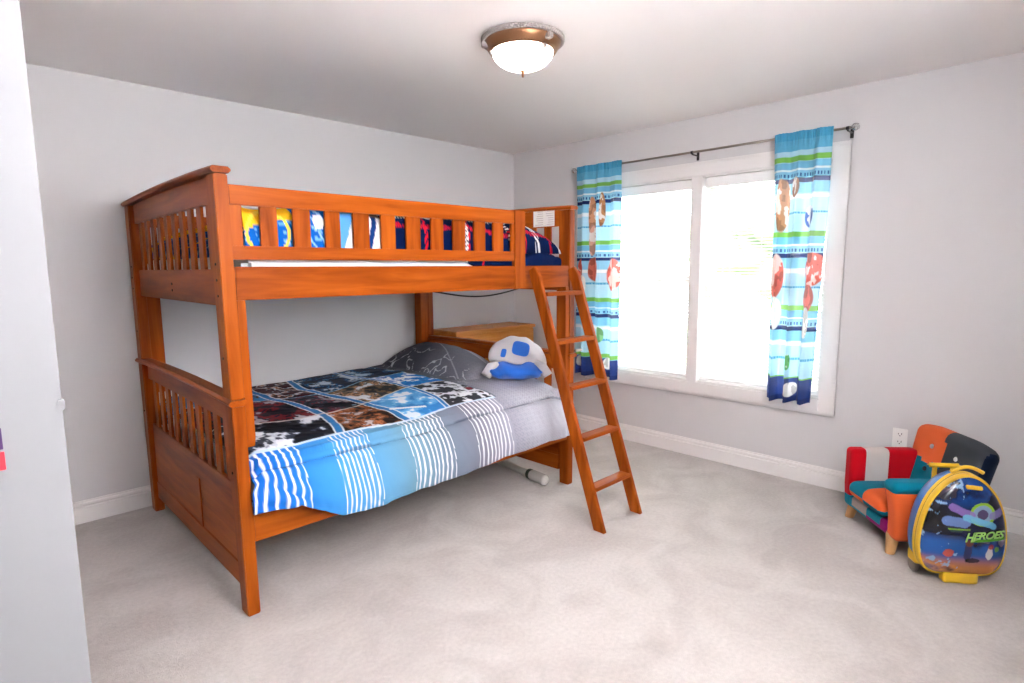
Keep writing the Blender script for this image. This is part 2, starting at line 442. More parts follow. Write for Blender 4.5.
def end_panel(xo, sgn, zc_low):
    """sgn +1: panel whose outer face is at xo and body towards +x"""
    A = lambda a, b: (min(xo + sgn * a, xo + sgn * b), max(xo + sgn * a, xo + sgn * b))
    xc = xo + sgn * PW / 2
    for (ya, yb) in ((YF, YF + PD), (YB - PD, YB)):
        # lower leg and upper post, slightly tapering foot
        x0, x1 = A(0, PW)
        lo = box_bm(x0, x1, ya, yb, 0.0, zc_low, 0.004)
        for v in lo.verts:
            if v.co.z < 0.1:
                v.co.y += (0.02 if ya == YF else 0.0) * 0 + (v.co.y - (ya + yb) / 2) * -0.22
                v.co.x += 0.003
        bp('leg', lo, M['wz'])
        bp('post', box_bm(x0, x1, ya, yb, zc_low + 0.024, 1.752, 0.004), M['wz'])
        # inner connecting board that holds the two bunks together
        x0, x1 = A(PW, PW + 0.030)
        yy = (ya + 0.004, yb - 0.012) if ya == YF else (ya + 0.006, yb - 0.004)
        x0b, x1b = A(PW, PW + (0.033 if ya == YF else 0.07))
        poly = [(yy[0], 0.74), (yy[0] + 0.012, 0.70), (yy[1] - 0.012, 0.70), (yy[1], 0.74), (yy[1], 1.283), (yy[0], 1.283)]
        bp('connecting_board', prism_bm(poly, 0, x0b, x1b, 0.002), M['wz'])
    bp('cap_rail', cap_bm(xo + sgn * (PW / 2 - 0.002), 1.752, 0.012, PW + 0.022), M['wy'])
    bp('cap_rail', cap_bm(xo + sgn * (PW / 2 - 0.002), zc_low, 0.012, PW + 0.022), M['wy'])
    xa, xb = A(0.026, 0.046)
    ya, yb = YF + PD, YB - PD
    up = bp('upper_end_rail', arch_board_bm(xa, xb, 1.655, 1.752, 0.011), M['wy'])
    lo = bp('lower_end_rail', box_bm(xa, xb, ya, yb, 1.258, 1.402, 0.003), M['wy'])
    up2 = bp('upper_end_rail', arch_board_bm(xa, xb, zc_low - 0.085, zc_low, 0.011), M['wy'])
    lo2 = bp('end_board', box_bm(xa, xb, ya, yb, 0.185, 0.528, 0.002), M['wy'])
    bp('bottom_rail', box_bm(*A(0.022, 0.047), ya, yb, 0.085, 0.185, 0.003), M['wy'])
    xs = A(0.021, 0.0265)
    bp('stile', box_bm(min(xs[0], xs[1]), max(xs), -0.99, -0.945, 0.185, 0.425, 0.002), M['wz'])
    n = 10; w = 0.06; g = ((yb - ya) - n * w) / (n + 1)
    xa, xb = A(0.030, 0.043)
    for i in range(n):
        y = ya + g + i * (w + g)
        ss = (y + w / 2 - YF) / (YB - YF)
        slat('end_slat', up, box_bm(xa, xb, y, y + w, 1.40, 1.66 + 0.008 * (1 - (2 * ss - 1) ** 2), 0.002))
        slat('end_slat', up2, box_bm(xa, xb, y, y + w, 0.526, zc_low - 0.08, 0.002))
    # bolts on the outer faces
    if sgn > 0:
        bolts = []
        for y in (-0.80,):
            for z in (1.335, 1.305): bolts.append(lathe_bm([(0.006, 0), (0.006, 0.004), (0.0, 0.005)], 10, (xo + 0.026 - 0.003, y, z), 'x'))
        for z in (1.42, 1.36, 1.30, 1.06, 0.6):
            bolts.append(lathe_bm([(0.005, 0), (0.005, 0.003), (0.0, 0.004)], 10, (xo - 0.003, YF + 0.05, z), 'x'))
            bolts.append(lathe_bm([(0.005, 0), (0.005, 0.003), (0.0, 0.004)], 10, (xo - 0.003, YB - 0.05, z), 'x'))
        for b_ in bolts: bp('bolt_head', b_, M['screw'], None, 'dark bolt head')
LEAN[0] = True
end_panel(X0, 1, 0.876)
LEAN[0] = False
end_panel(X1, -1, 0.838)

XI0, XI1 = X0 + PW, X1 - PW       # between the posts
# upper side rails
bp('side_rail', box_bm(XI0 - 0.014, XI1, YF + 0.006, YF + 0.030, 1.282, 1.411, 0.003), M['wx'])
bp('side_rail', box_bm(XI0, XI1, YB - 0.030, YB - 0.006, 1.282, 1.411, 0.003), M['wx'])
bp('slat_ledge', box_bm(XI0 + 0.03, XI1 - 0.03, YF + 0.030, YF + 0.055, 1.284, 1.304, 0.002), M['wx'])
# lower side rails
bp('side_rail', box_bm(XI0, XI1, YF + 0.012, YF + 0.036, 0.305, 0.445, 0.003), M['wx'])
bp('side_rail', box_bm(XI0, XI1, YB - 0.036, YB - 0.012, 0.318, 0.455, 0.003), M['wx'])
for k in range(9):
    x = XI0 + 0.12 + k * 0.215
    bp('bed_slat', box_bm(x, x + 0.07, YF + 0.056, YB - 0.037, 1.287, 1.303), M['wy'])
    bp('bed_slat', box_bm(x, x + 0.07, YF + 0.037, YB - 0.037, 0.34, 0.358), M['wy'])
# guard rails
gaps = [(-3.058, -2.99), (-2.923, -2.858), (-2.785, -2.719), (-2.65, -2.587), (-2.508, -2.446), (-2.371, -2.31),
        (-2.229, -2.164), (-2.09, -2.026), (-1.947, -1.885), (-1.808, -1.749), (-1.675, -1.613)]
def guard(yf, xa, xb, gaps, endboard):
    s = 1 if yf < -0.8 else -1
    Y = lambda a, b: (min(yf + s * a, yf + s * b), max(yf + s * a, yf + s * b))
    g = bp('guard_rail', box_bm(xa, xb, *Y(0.0, 0.022), 1.642, 1.716, 0.003), M['wx'])
    bp('guard_lower_rail', box_bm(xa, xb, *Y(0.0, 0.022), 1.437, 1.490, 0.003), M['wx'], g)
    ed = [xa] + [v for p in gaps for v in p] + [xb]
    for i in range(0, len(ed), 2):
        if ed[i + 1] - ed[i] > 0.01:
            slat('guard_slat', g, box_bm(ed[i], ed[i + 1], *Y(0.005, 0.019), 1.489, 1.643, 0.0015))
    if endboard:
        bp('guard_end_board', box_bm(xb - 0.001, xb + 0.084, *Y(-0.004, 0.024), 1.284, 1.716, 0.003), M['wz'], g)
guard(YF + 0.006, XI0 - 0.018, -1.593, gaps, True)
bg = [(a, a + 0.066) for a in np.arange(-3.02, -1.2, 0.139)]
guard(YB - 0.004, XI0, XI1, bg, False)
bp('peg', join_bm(box_bm(X1 - 0.02, X1 + 0.045, YF - 0.03, YF - 0.008, 0.873, 0.888, 0.004)), M['steel'], None, 'small metal peg on the head post')

# ladder leaning on the upper side rail
lad = Thing('bunk_ladder', 'honey brown wooden ladder with five rungs leaning on the upper bunk', 'ladder', (-1.34, -2.14, 0))
def ylad(z): return -2.105 + (z / 1.4) * 0.480       # rear edge of the rails
def rail_bm(x0, x1):
    dp = 0.070
    poly = [(ylad(0) - dp, 0.0), (ylad(0), 0.0), (ylad(1.385), 1.385), (ylad(1.385) - 0.045, 1.405), (ylad(1.36) - dp, 1.36)]
    return prism_bm(poly, 0, x0, x1, 0.003)
for (a, b) in ((-1.526, -1.500), (-1.180, -1.154)):
    auto_smooth(lad.part('side_rail', rail_bm(a, b), M['wz']), 35)
for z in (1.252, 0.988, 0.742, 0.474, 0.216):
    yr = ylad(z)
    bm = box_bm(-1.500, -1.180, yr - 0.076, yr - 0.004, z - 0.011, z + 0.011, 0.004)
    auto_smooth(lad.part('rung', bm, M['wx']), 35)

# warning label on the head rail
lab = join_bm(box_bm(X1 - 0.0474, X1 - 0.0462, -1.468, -1.289, 1.660, 1.768, 0.0))
o = obj('paper_notice', lab, plain('white_paper', (238, 234, 232), 0.7)); tag(o, 'white paper notice with grey print stuck inside the head rail of the upper bunk', 'notice')
bars = []
for k in range(7):
    z = 1.755 - k * 0.0135
    for j in range(2):
        ya = -1.462 + j * 0.088
        bars.append(box_bm(X1 - 0.0478, X1 - 0.0475, ya, ya + 0.074 * random.uniform(.6, 1), z - 0.0035, z))
ob = obj('printed_lines', join_bm(*bars), plain('grey_ink', (196, 186, 186), 0.8)); ob.parent = o

# ------------------------------------------------------------------ mattresses
def soft_box(name, x0, x1, y0, y1, z0, z1, r, mat):
    return auto_smooth(obj(name, box_bm(x0, x1, y0, y1, z0, z1, r, 4), mat), 60)
tag(soft_box('mattress', XI0 + 0.036, XI1 - 0.036, YF + 0.047, YB - 0.06, 1.304, 1.455, 0.03, M['white_cloth']), 'white mattress showing in the gap under the upper guard rail', 'mattress')
tag(soft_box('mattress', XI0 + 0.075, XI1 - 0.075, YF + 0.06, YB - 0.072, 0.359, 0.60, 0.04, M['white_cloth']), 'white mattress of the lower bunk seen through the footboard slats', 'mattress')

# ------------------------------------------------------------------ lower comforter
def comforter():
    nx, nt = 460, 330
    xs = np.linspace(-3.082, -1.145, nx)
    # path across the bed: t in metres. 0 = wall edge low, goes up, over the top, down the front
    Lw, Lt, Lr, Ld = 0.14, 1.36, 0.10, 0.36
    T = np.linspace(0, 1, nt)
    X = np.repeat(xs[:, None], nt, 1)
    P = np.zeros((nx, nt, 3)); U = X.copy(); Vv = np.zeros((nx, nt))
    # lowest z of the front hem along x
    hx = np.array([-3.07, -3.0, -2.93, -2.86, -2.74, -2.55, -2.3, -2.05, -1.88, -1.6, -1.4, -1.2, -1.145])
    hz = np.array([0.455, 0.445, 0.44, 0.40, 0.335, 0.325, 0.335, 0.345, 0.355, 0.37, 0.375, 0.365, 0.37])
    hem = np.interp(xs, hx, hz)
    ztop = 0.655 + 0.012 * np.sin(xs * 3.1)
    for i in range(nx):
        x = xs[i]; zt = ztop[i]; hz_ = hem[i]
        ctrl = [(-0.098, 0.50), (-0.095, 0.56), (-0.10, 0.62), (-0.125, zt + 0.003), (-0.30, zt + 0.018), (-0.8, zt + 0.022), (-1.2, zt + 0.012),
                (-1.44, zt - 0.002), (-1.535, zt - 0.026), (-1.60, zt - 0.078), (-1.635, zt - 0.15), (-1.655, (zt + hz_) / 2 - 0.04), (-1.662, hz_ + 0.02), (-1.650, hz_)]
        c = np.array(ctrl)
        # end edge tuck: lower and narrower at the foot and head ends
        e = smooth(-3.03, -3.082, np.array([x]))[0] * 0.03
        h = smooth(-1.30, -1.145, np.array([x]))[0]
        c[3:10, 1] -= e
        c[7:, 1] -= h * np.array([0.015, 0.03, 0.035, 0.03, 0.01, 0, 0])
        seg = np.r_[0, np.cumsum(np.hypot(*np.diff(c, axis=0).T))]
        tt = T * seg[-1]
        # smooth by two passes of dense interpolation + box filter
        dn = np.linspace(0, seg[-1], 600)
        yy = np.interp(dn, seg, c[:, 0]); zz = np.interp(dn, seg, c[:, 1])
        k = np.ones(41) / 41
        pad = lambda a: np.r_[2 * a[0] - a[20:0:-1], a, 2 * a[-1] - a[-2:-22:-1]]
        yy = np.convolve(pad(yy), k, 'valid'); zz = np.convolve(pad(zz), k, 'valid')
        P[i, :, 0] = x
        P[i, :, 1] = np.interp(tt, dn, yy); P[i, :, 2] = np.interp(tt, dn, zz)
        # print coordinate: distance from the front border (positive down the drape)
        sf = np.interp(-1.0, yy[::-1], dn[::-1])      # where y = -1.0
        Vv[i] = tt - sf                                # 0 at y = -1
    Y, Z = P[..., 1].copy(), P[..., 2].copy()
    top = smooth(-0.105, -0.2, Y) * smooth(-1.56, -1.42, Y)
    front = smooth(-1.50, -1.60, Y)
    # pillow under the covers
    bx = np.clip((X + 1.40) / 0.30, -1, 1); by = np.clip((Y + 0.66) / 0.52, -1, 1)
    hump = (np.cos(bx * math.pi / 2) ** 1.3) * (np.cos(by * math.pi / 2) ** 0.8)
    pu = np.clip((X + 1.32) / 0.20, -1, 1); pv = np.clip((Y + 0.62) / 0.46, -1, 1)
    ptop = 0.602 + 0.235 * (np.clip(1 - np.abs(pu) ** 2.6, 0, 1) ** 0.55) * (np.clip(1 - np.abs(pv) ** 2.6, 0, 1) ** 0.55) + 0.020
    soft = 0.602 + 0.235 * (np.clip(1 - np.abs(np.clip((X + 1.32) / 0.30, -1, 1)) ** 2.0, 0, 1) ** 0.9) * (np.clip(1 - np.abs(np.clip((Y + 0.62) / 0.56, -1, 1)) ** 2.2, 0, 1) ** 0.7) + 0.020
    P[..., 2] = np.where(top > 0.02, np.maximum(np.maximum(P[..., 2], ptop), np.where(top > 0.5, soft, 0)), P[..., 2])
    P[..., 0] += 0.034 * smooth(-0.60, -0.15, Y) * smooth(-2.9, -3.082, X)
    xe = -0.150 * smooth(-1.20, -1.08, Y) * smooth(-0.04, -0.14, Y)
    P[..., 0] += xe * ((X + 3.082) / 1.937) ** 8
    # quilt puffiness and wrinkles
    P[..., 2] += top * (0.010 * (noise2(X * 4, Y * 4, 5) - 0.5) + 0.016 * (noise2(X * 9 + Y * 3, Y * 9, 6) - 0.5))
    fold = noise2(X * 7 + 0.5 * Z, Z * 1.6, 8, 2) - 0.5
    fold2 = noise2(X * 18 + Z * 5, Z * 5, 9, 2) - 0.5
    low = smooth(0.62, 0.38, Z)
    P[..., 1] -= front * (0.05 * fold * low + 0.012 * fold2 + 0.012 * low)
    P[..., 1] += front * 0.018 * np.exp(-((Vv - 0.605) / 0.012) ** 2)     # quilting seam
    # bunched corner by the foot post
    d2 = ((X + 2.96) / 0.09) ** 2 + ((Z - 0.49) / 0.06) ** 2
    P[..., 1] -= 0.008 * np.exp(-d2) * front * np.sin((X * 60 + Z * 90))
    P[..., 0] += front * 0.03 * (Vv - 0.5) * 0.3
    P[..., 0] -= 0.034 * smooth(-2.96, -3.08, X) * smooth(-1.60, -1.63, Y) * smooth(0.62, 0.46, Z)
    P[..., 1] = np.where(X < -3.035, np.maximum(P[..., 1], -1.66), P[..., 1])
    # -------- print
    C = np.zeros((nx, nt, 3))
    Wv = Vv + 0.012 * np.sin(X * 9)
    edge = 0.49                                     # print coordinate of the panel border
    # base colour of the drape, blue at the foot to grey at the pillow
    cols = [(-3.1, (20, 104, 196)), (-2.95, (34, 124, 206)), (-2.72, (78, 158, 220)), (-2.50, (104, 160, 196)), (-2.34, (118, 156, 176)), (-2.1, (122, 134, 150)), (-1.93, (130, 132, 146)), (-1.72, (158, 158, 172)), (-1.5, (186, 186, 196)), (-1.1, (196, 196, 204))]
    cx = [c[0] for c in cols]
    for k in range(3): C[..., k] = np.interp(X, cx, [lin(*c[1])[k] for c in cols])
    white = lin(236, 238, 242)
    def mix(mask, col):
        m_ = np.clip(mask, 0, 1)[..., None]
        C[:] = C * (1 - m_) + np.asarray(col) * m_
    Xs = X + 0.02 * (Vv - edge) + 0.003 * np.sin(Vv * 22 + X * 5)
    for (a, b, n) in ((-3.10, -2.875, 7), (-2.720, -2.540, 8), (-2.345, -2.105, 9), (-1.945, -1.690, 9)):
        ph = (Xs - a) / (b - a) * n
        st = smooth(0.30, 0.42, np.abs((ph % 1) - 0.5))
        mix(st * (Xs > a) * (Xs < b) * (Wv > edge), white)
    # small dotted weave of the plain grey end
    dots = ((np.sin(X * 330) * np.sin((Vv) * 330)) > 0.25)
    mix(dots * (X > -1.68) * (0.45), lin(120, 122, 134))
    # printed panels on the top
    panel = (Wv < edge) & (X < -1.66 - 0.25 * np.clip(Wv - 0.2, -1.0, 0.3) * 0 )
    rgt = -1.665 + 0.0 * Wv
    panel = (Wv < edge) & (X < rgt)
    n1 = noise2(X * 9, Wv * 9, 21); n2 = noise2(X * 20 + 3, Wv * 20, 22); n3 = noise2(X * 40, Wv * 36, 23)
    # wavy borders between panels
    bx1 = -2.72 + 0.10 * np.sin(Wv * 3.2 + 0.6) + 0.18 * (0.49 - Wv)
    bx2 = -2.40 + 0.13 * np.sin(Wv * 2.6) + 0.16 * (0.49 - Wv)
    bx3 = -2.05 + 0.08 * np.sin(Wv * 3 + 1) + 0.12 * (0.49 - Wv)
    row1 = 0.10 + 0.08 * np.sin(X * 4.2)
    row2 = -0.33 + 0.07 * np.sin(X * 5 + 1)
    A = np.where(X < bx1, 0, np.where(X < bx2, 1, np.where(X < bx3, 2, 3)))
    B = np.where(Wv > row1, 0, np.where(Wv > row2, 1, 2))
    pal = {
        (0, 0): [((24, 26, 36), 0), ((70, 76, 92), .52), ((206, 212, 222), .62), ((228, 232, 238), .68)],
        (1, 0): [((38, 26, 24), 0), ((128, 78, 48), .46), ((176, 118, 82), .56), ((34, 26, 28), .64), ((196, 188, 192), .68)],
        (2, 0): [((58, 140, 206), 0), ((92, 168, 222), .42), ((128, 192, 232), .58), ((224, 232, 240), .70)],
        (3, 0): [((52, 54, 62), 0), ((222, 226, 232), .42), ((236, 238, 242), .50), ((44, 46, 54), .60), ((146, 40, 52), .66)],
        (0, 1): [((18, 24, 38), 0), ((120, 28, 36), .46), ((140, 36, 44), .56), ((26, 34, 56), .62), ((180, 176, 184), .70)],
        (1, 1): [((22, 24, 36), 0), ((60, 66, 82), .44), ((150, 30, 40), .54), ((30, 34, 50), .58), ((160, 154, 160), .66)],
        (2, 1): [((40, 44, 46), 0), ((116, 96, 72), .44), ((196, 150, 116), .56), ((70, 74, 70), .62), ((214, 218, 222), .68)],
        (3, 1): [((24, 120, 196), 0), ((34, 138, 212), .40), ((232, 238, 244), .55), ((238, 240, 244), .62), ((40, 120, 190), .72)],
        (0, 2): [((26, 110, 170), 0), ((50, 138, 196), .44), ((66, 60, 46), .53), ((96, 70, 46), .58), ((60, 146, 204), .62)],
        (1, 2): [((70, 24, 34), 0), ((38, 30, 40), .46), ((206, 214, 224), .54), ((210, 160, 130), .60), ((60, 34, 34), .64)],
        (2, 2): [((18, 30, 52), 0), ((20, 50, 86), .44), ((58, 128, 176), .56), ((26, 40, 62), .60), ((190, 206, 222), .68)],
        (3, 2): [((16, 36, 62), 0), ((22, 60, 100), .46), ((60, 130, 180), .55), ((30, 50, 80), .60), ((170, 196, 216), .70)],
    }
    nn = 0.5 * n1 + 0.32 * n2 + 0.18 * n3
    lo_, hi_ = np.percentile(nn, 2), np.percentile(nn, 98)
    nn = (nn - lo_) / (hi_ - lo_) * 0.62 + 0.2
    for key, pl_ in pal.items():
        sel = panel & (A == key[0]) & (B == key[1])
        for rgb, th in pl_:
            m_ = sel & (nn >= th)
            C[m_] = lin(*rgb)
    # light seams around every panel
    def line(dist, w, col, region=panel):
        mix(smooth(w, w * 0.55, np.abs(dist)) * region, col)
    pale = lin(150, 196, 226)
    for bx_, w in ((bx1, 0.022), (bx2, 0.020), (bx3, 0.014)):
        line(X - bx_, w, lin(52, 130, 190)); line(np.abs(X - bx_) - w, 0.005, lin(226, 232, 240))
    line(Wv - row1, 0.008, lin(214, 210, 206)); line(Wv - row2, 0.007, pale)
    # a plain white streak on the light blue panel
    px, py = -2.18, 0.36
    for ang, ln, w in ((0.5, 0.10, 0.012),):
        ca, sa = math.cos(ang), math.sin(ang)
        al = (X - px) * ca + (Wv - py) * sa; ac = -(X - px) * sa + (Wv - py) * ca
        mix(((np.abs(al) < ln) & (np.abs(ac) < w)) * panel * 1.0, lin(232, 234, 236))
    # pale border between panels and stripes
    mix(smooth(0.009, 0.005, np.abs(Wv - edge)) * (X < -1.67), lin(206, 224, 240))
    mix(smooth(0.009, 0.005, np.abs(X - rgt)) * (Wv < edge), lin(120, 128, 140))
    # dark grey band with scrawled white outline letters, running up to the pillow
    sham = smooth(-1.55, -1.50, X - 0.30 * np.clip(Wv, -1, 0.22) ) * (Wv < 0.24)
    dk = smooth(0.24, -0.05, Wv)
    mix((X > rgt) * smooth(0.22, 0.02, Wv) * 0.85, lin(92, 94, 104))
    mix((X > rgt) * smooth(-0.18, -0.45, Wv) * 0.8, lin(66, 68, 78))
    scr = np.abs(noise2(X * 16, Wv * 13, 31, 2) - 0.5)
    band = smooth(rgt + 0.0, rgt + 0.03, X) * smooth(rgt + 0.26, rgt + 0.22, X) * smooth(0.20, 0.15, Wv) * smooth(-0.85, -0.7, Wv)
    mix(smooth(0.020, 0.010, scr) * band * 0.8, lin(206, 210, 216))
    mix(smooth(0.006, 0.003, np.abs((X + 1.44) + 0.55 * (Wv + 0.15))) * (X > rgt) * (Wv < 0.2) * 0.5, lin(190, 194, 200))
    # seam on the drape
    mix(smooth(0.006, 0.003, np.abs(Wv - 0.60)) * 0.55, lin(40, 60, 84))
    return P, C
P, C = comforter()
o = grid_obj('printed_comforter', P, C, M['satin'], thick=0.012, uvflip=False)
tag(o, 'blue and grey printed comforter with white stripes spread over the lower bunk', 'comforter')

# ------------------------------------------------------------------ pillows
def pillow_grid(w, d, h, nu=70, nv=50, e=0.55):
    """closed pillow: returns P (u around via two sheets) local, centred, base z=0"""
    u = np.linspace(-1, 1, nu); v = np.linspace(-1, 1, nv)
    U, V = np.meshgrid(u, v, indexing='ij')
    prof = (np.clip(1 - np.abs(U) ** 2.6, 0, 1) ** e) * (np.clip(1 - np.abs(V) ** 2.6, 0, 1) ** e)
    X = U * w / 2 * (1 - 0.06 * (1 - np.abs(V))) ; Y = V * d / 2 * (1 - 0.06 * (1 - np.abs(U)))
    return U, V, X, Y, prof * h / 2

def two_sheet(name, Xt, Yt, Zt, Zb, C, mat, xf):
    nu, nv = Xt.shape
    top = np.stack([Xt, Yt, Zt], -1); bot = np.stack([Xt, Yt, Zb], -1)[::-1]
    P = np.concatenate([top, bot], 0); CC = np.concatenate([C, C[::-1]], 0)
    P = P @ np.array(xf.to_3x3()).T + np.array(xf.translation)
    o = grid_obj(name, P, CC, mat, closed_u=True)
    me = o.data; bm = bmesh.new(); bm.from_mesh(me)
    bmesh.ops.remove_doubles(bm, verts=bm.verts[:], dist=1e-4); bmesh.ops.recalc_face_normals(bm, faces=bm.faces[:])
    bm.to_mesh(me); bm.free()
    for p in me.polygons: p.use_smooth = True
    return o

U, V, Xp, Yp, Zp = pillow_grid(0.40, 0.92, 0.47, nu=90, nv=150)
C = np.zeros(U.shape + (3,)); C[:] = lin(166, 166, 176)
xf = Matrix.Translation((-1.32, -0.62, 0.602))
tag(two_sheet('bed_pillow', Xp * 1.0, Yp, Zp, 0.0 * Zp, C, M['cloth'], xf), 'pale grey bed pillow peeking out between the comforter and the lower headboard', 'pillow')

# plush folding cushion: pale grey half dome head on a bright blue soft base
def plush():
    t = Thing('plush_cushion', 'pale grey and bright blue soft plush cushion lying on the lower bunk', 'plush cushion', (-1.26, -1.27, 0.69), R(-45))
    # local: x to the right in the photo, -y towards the camera
    grey = plain('grey_plush', (196, 192, 194), 0.95, bump=0.4, bscale=260, sheen=0.4)
    blue = plain('blue_plush', (10, 104, 210), 0.7, bump=0.2, sheen=0.4)
    bm = bmesh.new(); bmesh.ops.create_uvsphere(bm, u_segments=40, v_segments=24, radius=1)
    for v in bm.verts:
        x, y, z = v.co
        s = 1 + 0.10 * (1 - z)
        v.co = Vector((x * 0.175 * s + 0.0, y * 0.085 * s, max(z, -0.45) * 0.150 + (0.0)))
        v.co.z += 0.004 * math.sin(v.co.x * 60)
    tilt = Matrix.Translation((0.01, 0, 0.125)) @ Matrix.Rotation(R(14), 4, 'Y') @ Matrix.Rotation(R(-28), 4, 'X')
    bm.transform(tilt); t.part('head', bm, grey, smooth=True, local=True)
    def patch(x0, x1, z0, z1, name, mat, parent=None, r=None):
        """a soft applique that follows the front of the head"""
        b = bmesh.new(); n = 10; g = []
        for i in range(n + 1):
            row = []
            for j in range(n + 1):
                x = x0 + (x1 - x0) * i / n; z = z0 + (z1 - z0) * j / n
                if r:
                    a = (i / n * 2 - 1); c = (j / n * 2 - 1)
                    aa = a * (1 - r * c ** 4); cc = c * (1 - r * a ** 4)
                    x = (x0 + x1) / 2 + aa * (x1 - x0) / 2; z = (z0 + z1) / 2 + cc * (z1 - z0) / 2
                uu = (x / 0.19) ** 2 + (z / 0.155) ** 2
                y = -0.093 * math.sqrt(max(0.02, 1 - uu)) - 0.005
                row.append(b.verts.new((x, y, z)))
            g.append(row)
        for i in range(n):
            for j in range(n): b.faces.new((g[i][j], g[i + 1][j], g[i + 1][j + 1], g[i][j + 1]))
        b2 = bmesh.ops.extrude_face_region(b, geom=b.faces[:])
        for v in [q for q in b2['geom'] if isinstance(q, bmesh.types.BMVert)]: v.co.y -= 0.005
        bmesh.ops.recalc_face_normals(b, faces=b.faces[:])
        b.transform(tilt); return t.part(name, b, mat, parent, smooth=False, local=True)
    patch(-0.055, 0.055, -0.015, 0.085, 'cloth_patch', blue, r=0.16)
    patch(-0.118, -0.085, -0.045, 0.01, 'cloth_patch', blue, r=0.16)
    # soft base folded under the head with two pale flaps
    b = bmesh.new(); bmesh.ops.create_uvsphere(b, u_segments=40, v_segments=20, radius=1)
    for v in b.verts:
        x, y, z = v.co
        v.co = Vector((math.copysign(abs(x) ** 0.8, x) * 0.200, y * 0.14 - 0.03, z * 0.062 + 0.056))
        v.co.z += 0.010 * math.sin(x * 9 + y * 4) * (z > -0.3); v.co.y += 0.016 * math.sin(x * 11 + z * 3)
    t.part('body', b, blue, smooth=True, local=True)
    for s in (-1, 1):
        b = tube_bm([(s * 0.12, -0.08, 0.105), (s * 0.165, -0.095, 0.085), (s * 0.195, -0.10, 0.045), (s * 0.165, -0.125, 0.032)], [0.022, 0.03, 0.03, 0.018], 14)
        t.part('flap', b, grey, smooth=True, local=True)
plush()

# ------------------------------------------------------------------ upper bunk bedding
def mound(name, x0, x1, zf, paint, seed, nx=150, nt=120, mat='cloth'):
    """bedding heaped behind the guard rail; zf(x) = crest height"""
    xs = np.linspace(x0, x1, nx); P = np.zeros((nx, nt, 3)); D = np.zeros((nx, nt))
    for i, x in enumerate(xs):
        z = zf(x)
        zl = 1.461 - 0.050 * float(smooth(-1.98, -1.86, np.array([x]))[0])
        c = np.array([(-0.17, 1.462), (-0.20, min(1.52, z)), (-0.5, min(1.56, z)), (-1.1, min(1.58, z)), (-1.40, z - 0.02), (-1.48, z), (-1.53, z - 0.02), (-1.557, z - 0.06 if z > 1.56 else z - 0.01), (-1.560, (zl + z) / 2), (-1.561, zl + 0.01), (-1.558, zl)])
        seg = np.r_[0, np.cumsum(np.hypot(*np.diff(c, axis=0).T))]
        tt = np.linspace(0, 1, nt) ** 0.8 * seg[-1]
        P[i, :, 0] = x; P[i, :, 1] = np.interp(tt, seg, c[:, 0]); P[i, :, 2] = np.interp(tt, seg, c[:, 1]); D[i] = tt - seg[-1]
    X, Y, Z = P[..., 0].copy(), P[..., 1].copy(), P[..., 2].copy()
    P[..., 2] += 0.02 * (noise2(X * 8, D * 8, seed) - 0.5) * smooth(1.50, 1.56, Z)
    P[..., 1] += 0.012 * (noise2(X * 14, D * 5, seed + 1)) * (Y < -1.4)
    return grid_obj(name, P, paint(X, Y, Z, D), M[mat], thick=0.008)

def paint_blue(X, Y, Z, D):
    C = np.zeros(X.shape + (3,)); C[:] = lin(24, 104, 186)
    sp = noise2(X * 60, D * 60, 41, 2) > 0.68; C[sp] = lin(120, 176, 224)
    yel = (Z > 1.588 - 0.9 * (X + 2.97) ** 2 + 0.25 * (X + 2.93)) & (X < -2.84) | ((Z > 1.60) & (X < -2.87))
    C[yel] = lin(246, 190, 40)
    rg = (np.abs(np.hypot(X + 2.95, Z - 1.54) - 0.085) < 0.006); C[rg] = lin(252, 216, 90)
    sw = np.abs(np.sin((X + Z * 0.6) * 60 + 3 * noise2(X * 10, Z * 10, 42))) < 0.25
    C[sw & (X > -2.82)] = lin(150, 196, 232)
    C[np.hypot(X + 2.735, (Z - 1.60) * 0.8) < 0.024] = lin(232, 226, 222)
    lb = (X > -2.66); C[lb] = lin(96, 160, 216)
    wt = (X - (Z - 1.5) * 0.32 > -2.595 - 0.02); C[wt] = lin(236, 234, 236)
    st = (X - (Z - 1.5) * 0.25 > -2.505) & (X - (Z - 1.5) * 0.25 < -2.478); C[st] = lin(22, 62, 124)
    br = (X > -2.53) & (Z > 1.625); C[br] = lin(96, 76, 60)
    return C
def plaid(X, S, C):
    """dash line plaid over the pillow"""
    def dash(a, b, c, w, per, col, slant, duty=0.55):
        on = (np.abs(a - c) < w) & ((((b + slant * (a - c)) / per) % 1) < duty); C[on] = col
    red = lin(212, 34, 50); wh = lin(236, 238, 242)
    for c in (-0.30, -0.08, 0.14, 0.30): dash(X, S, c, 0.011, 0.024, red, 0.9)
    for c in (-0.19, 0.03, 0.21): dash(X, S, c, 0.019, 0.026, wh, 1.0)
    for c in (-0.31, -0.10, 0.11): dash(S, X, c, 0.010, 0.024, red, 0.9)
    for c in (-0.235, -0.02, 0.2): dash(S, X, c, 0.018, 0.026, wh, 1.0)
    return C
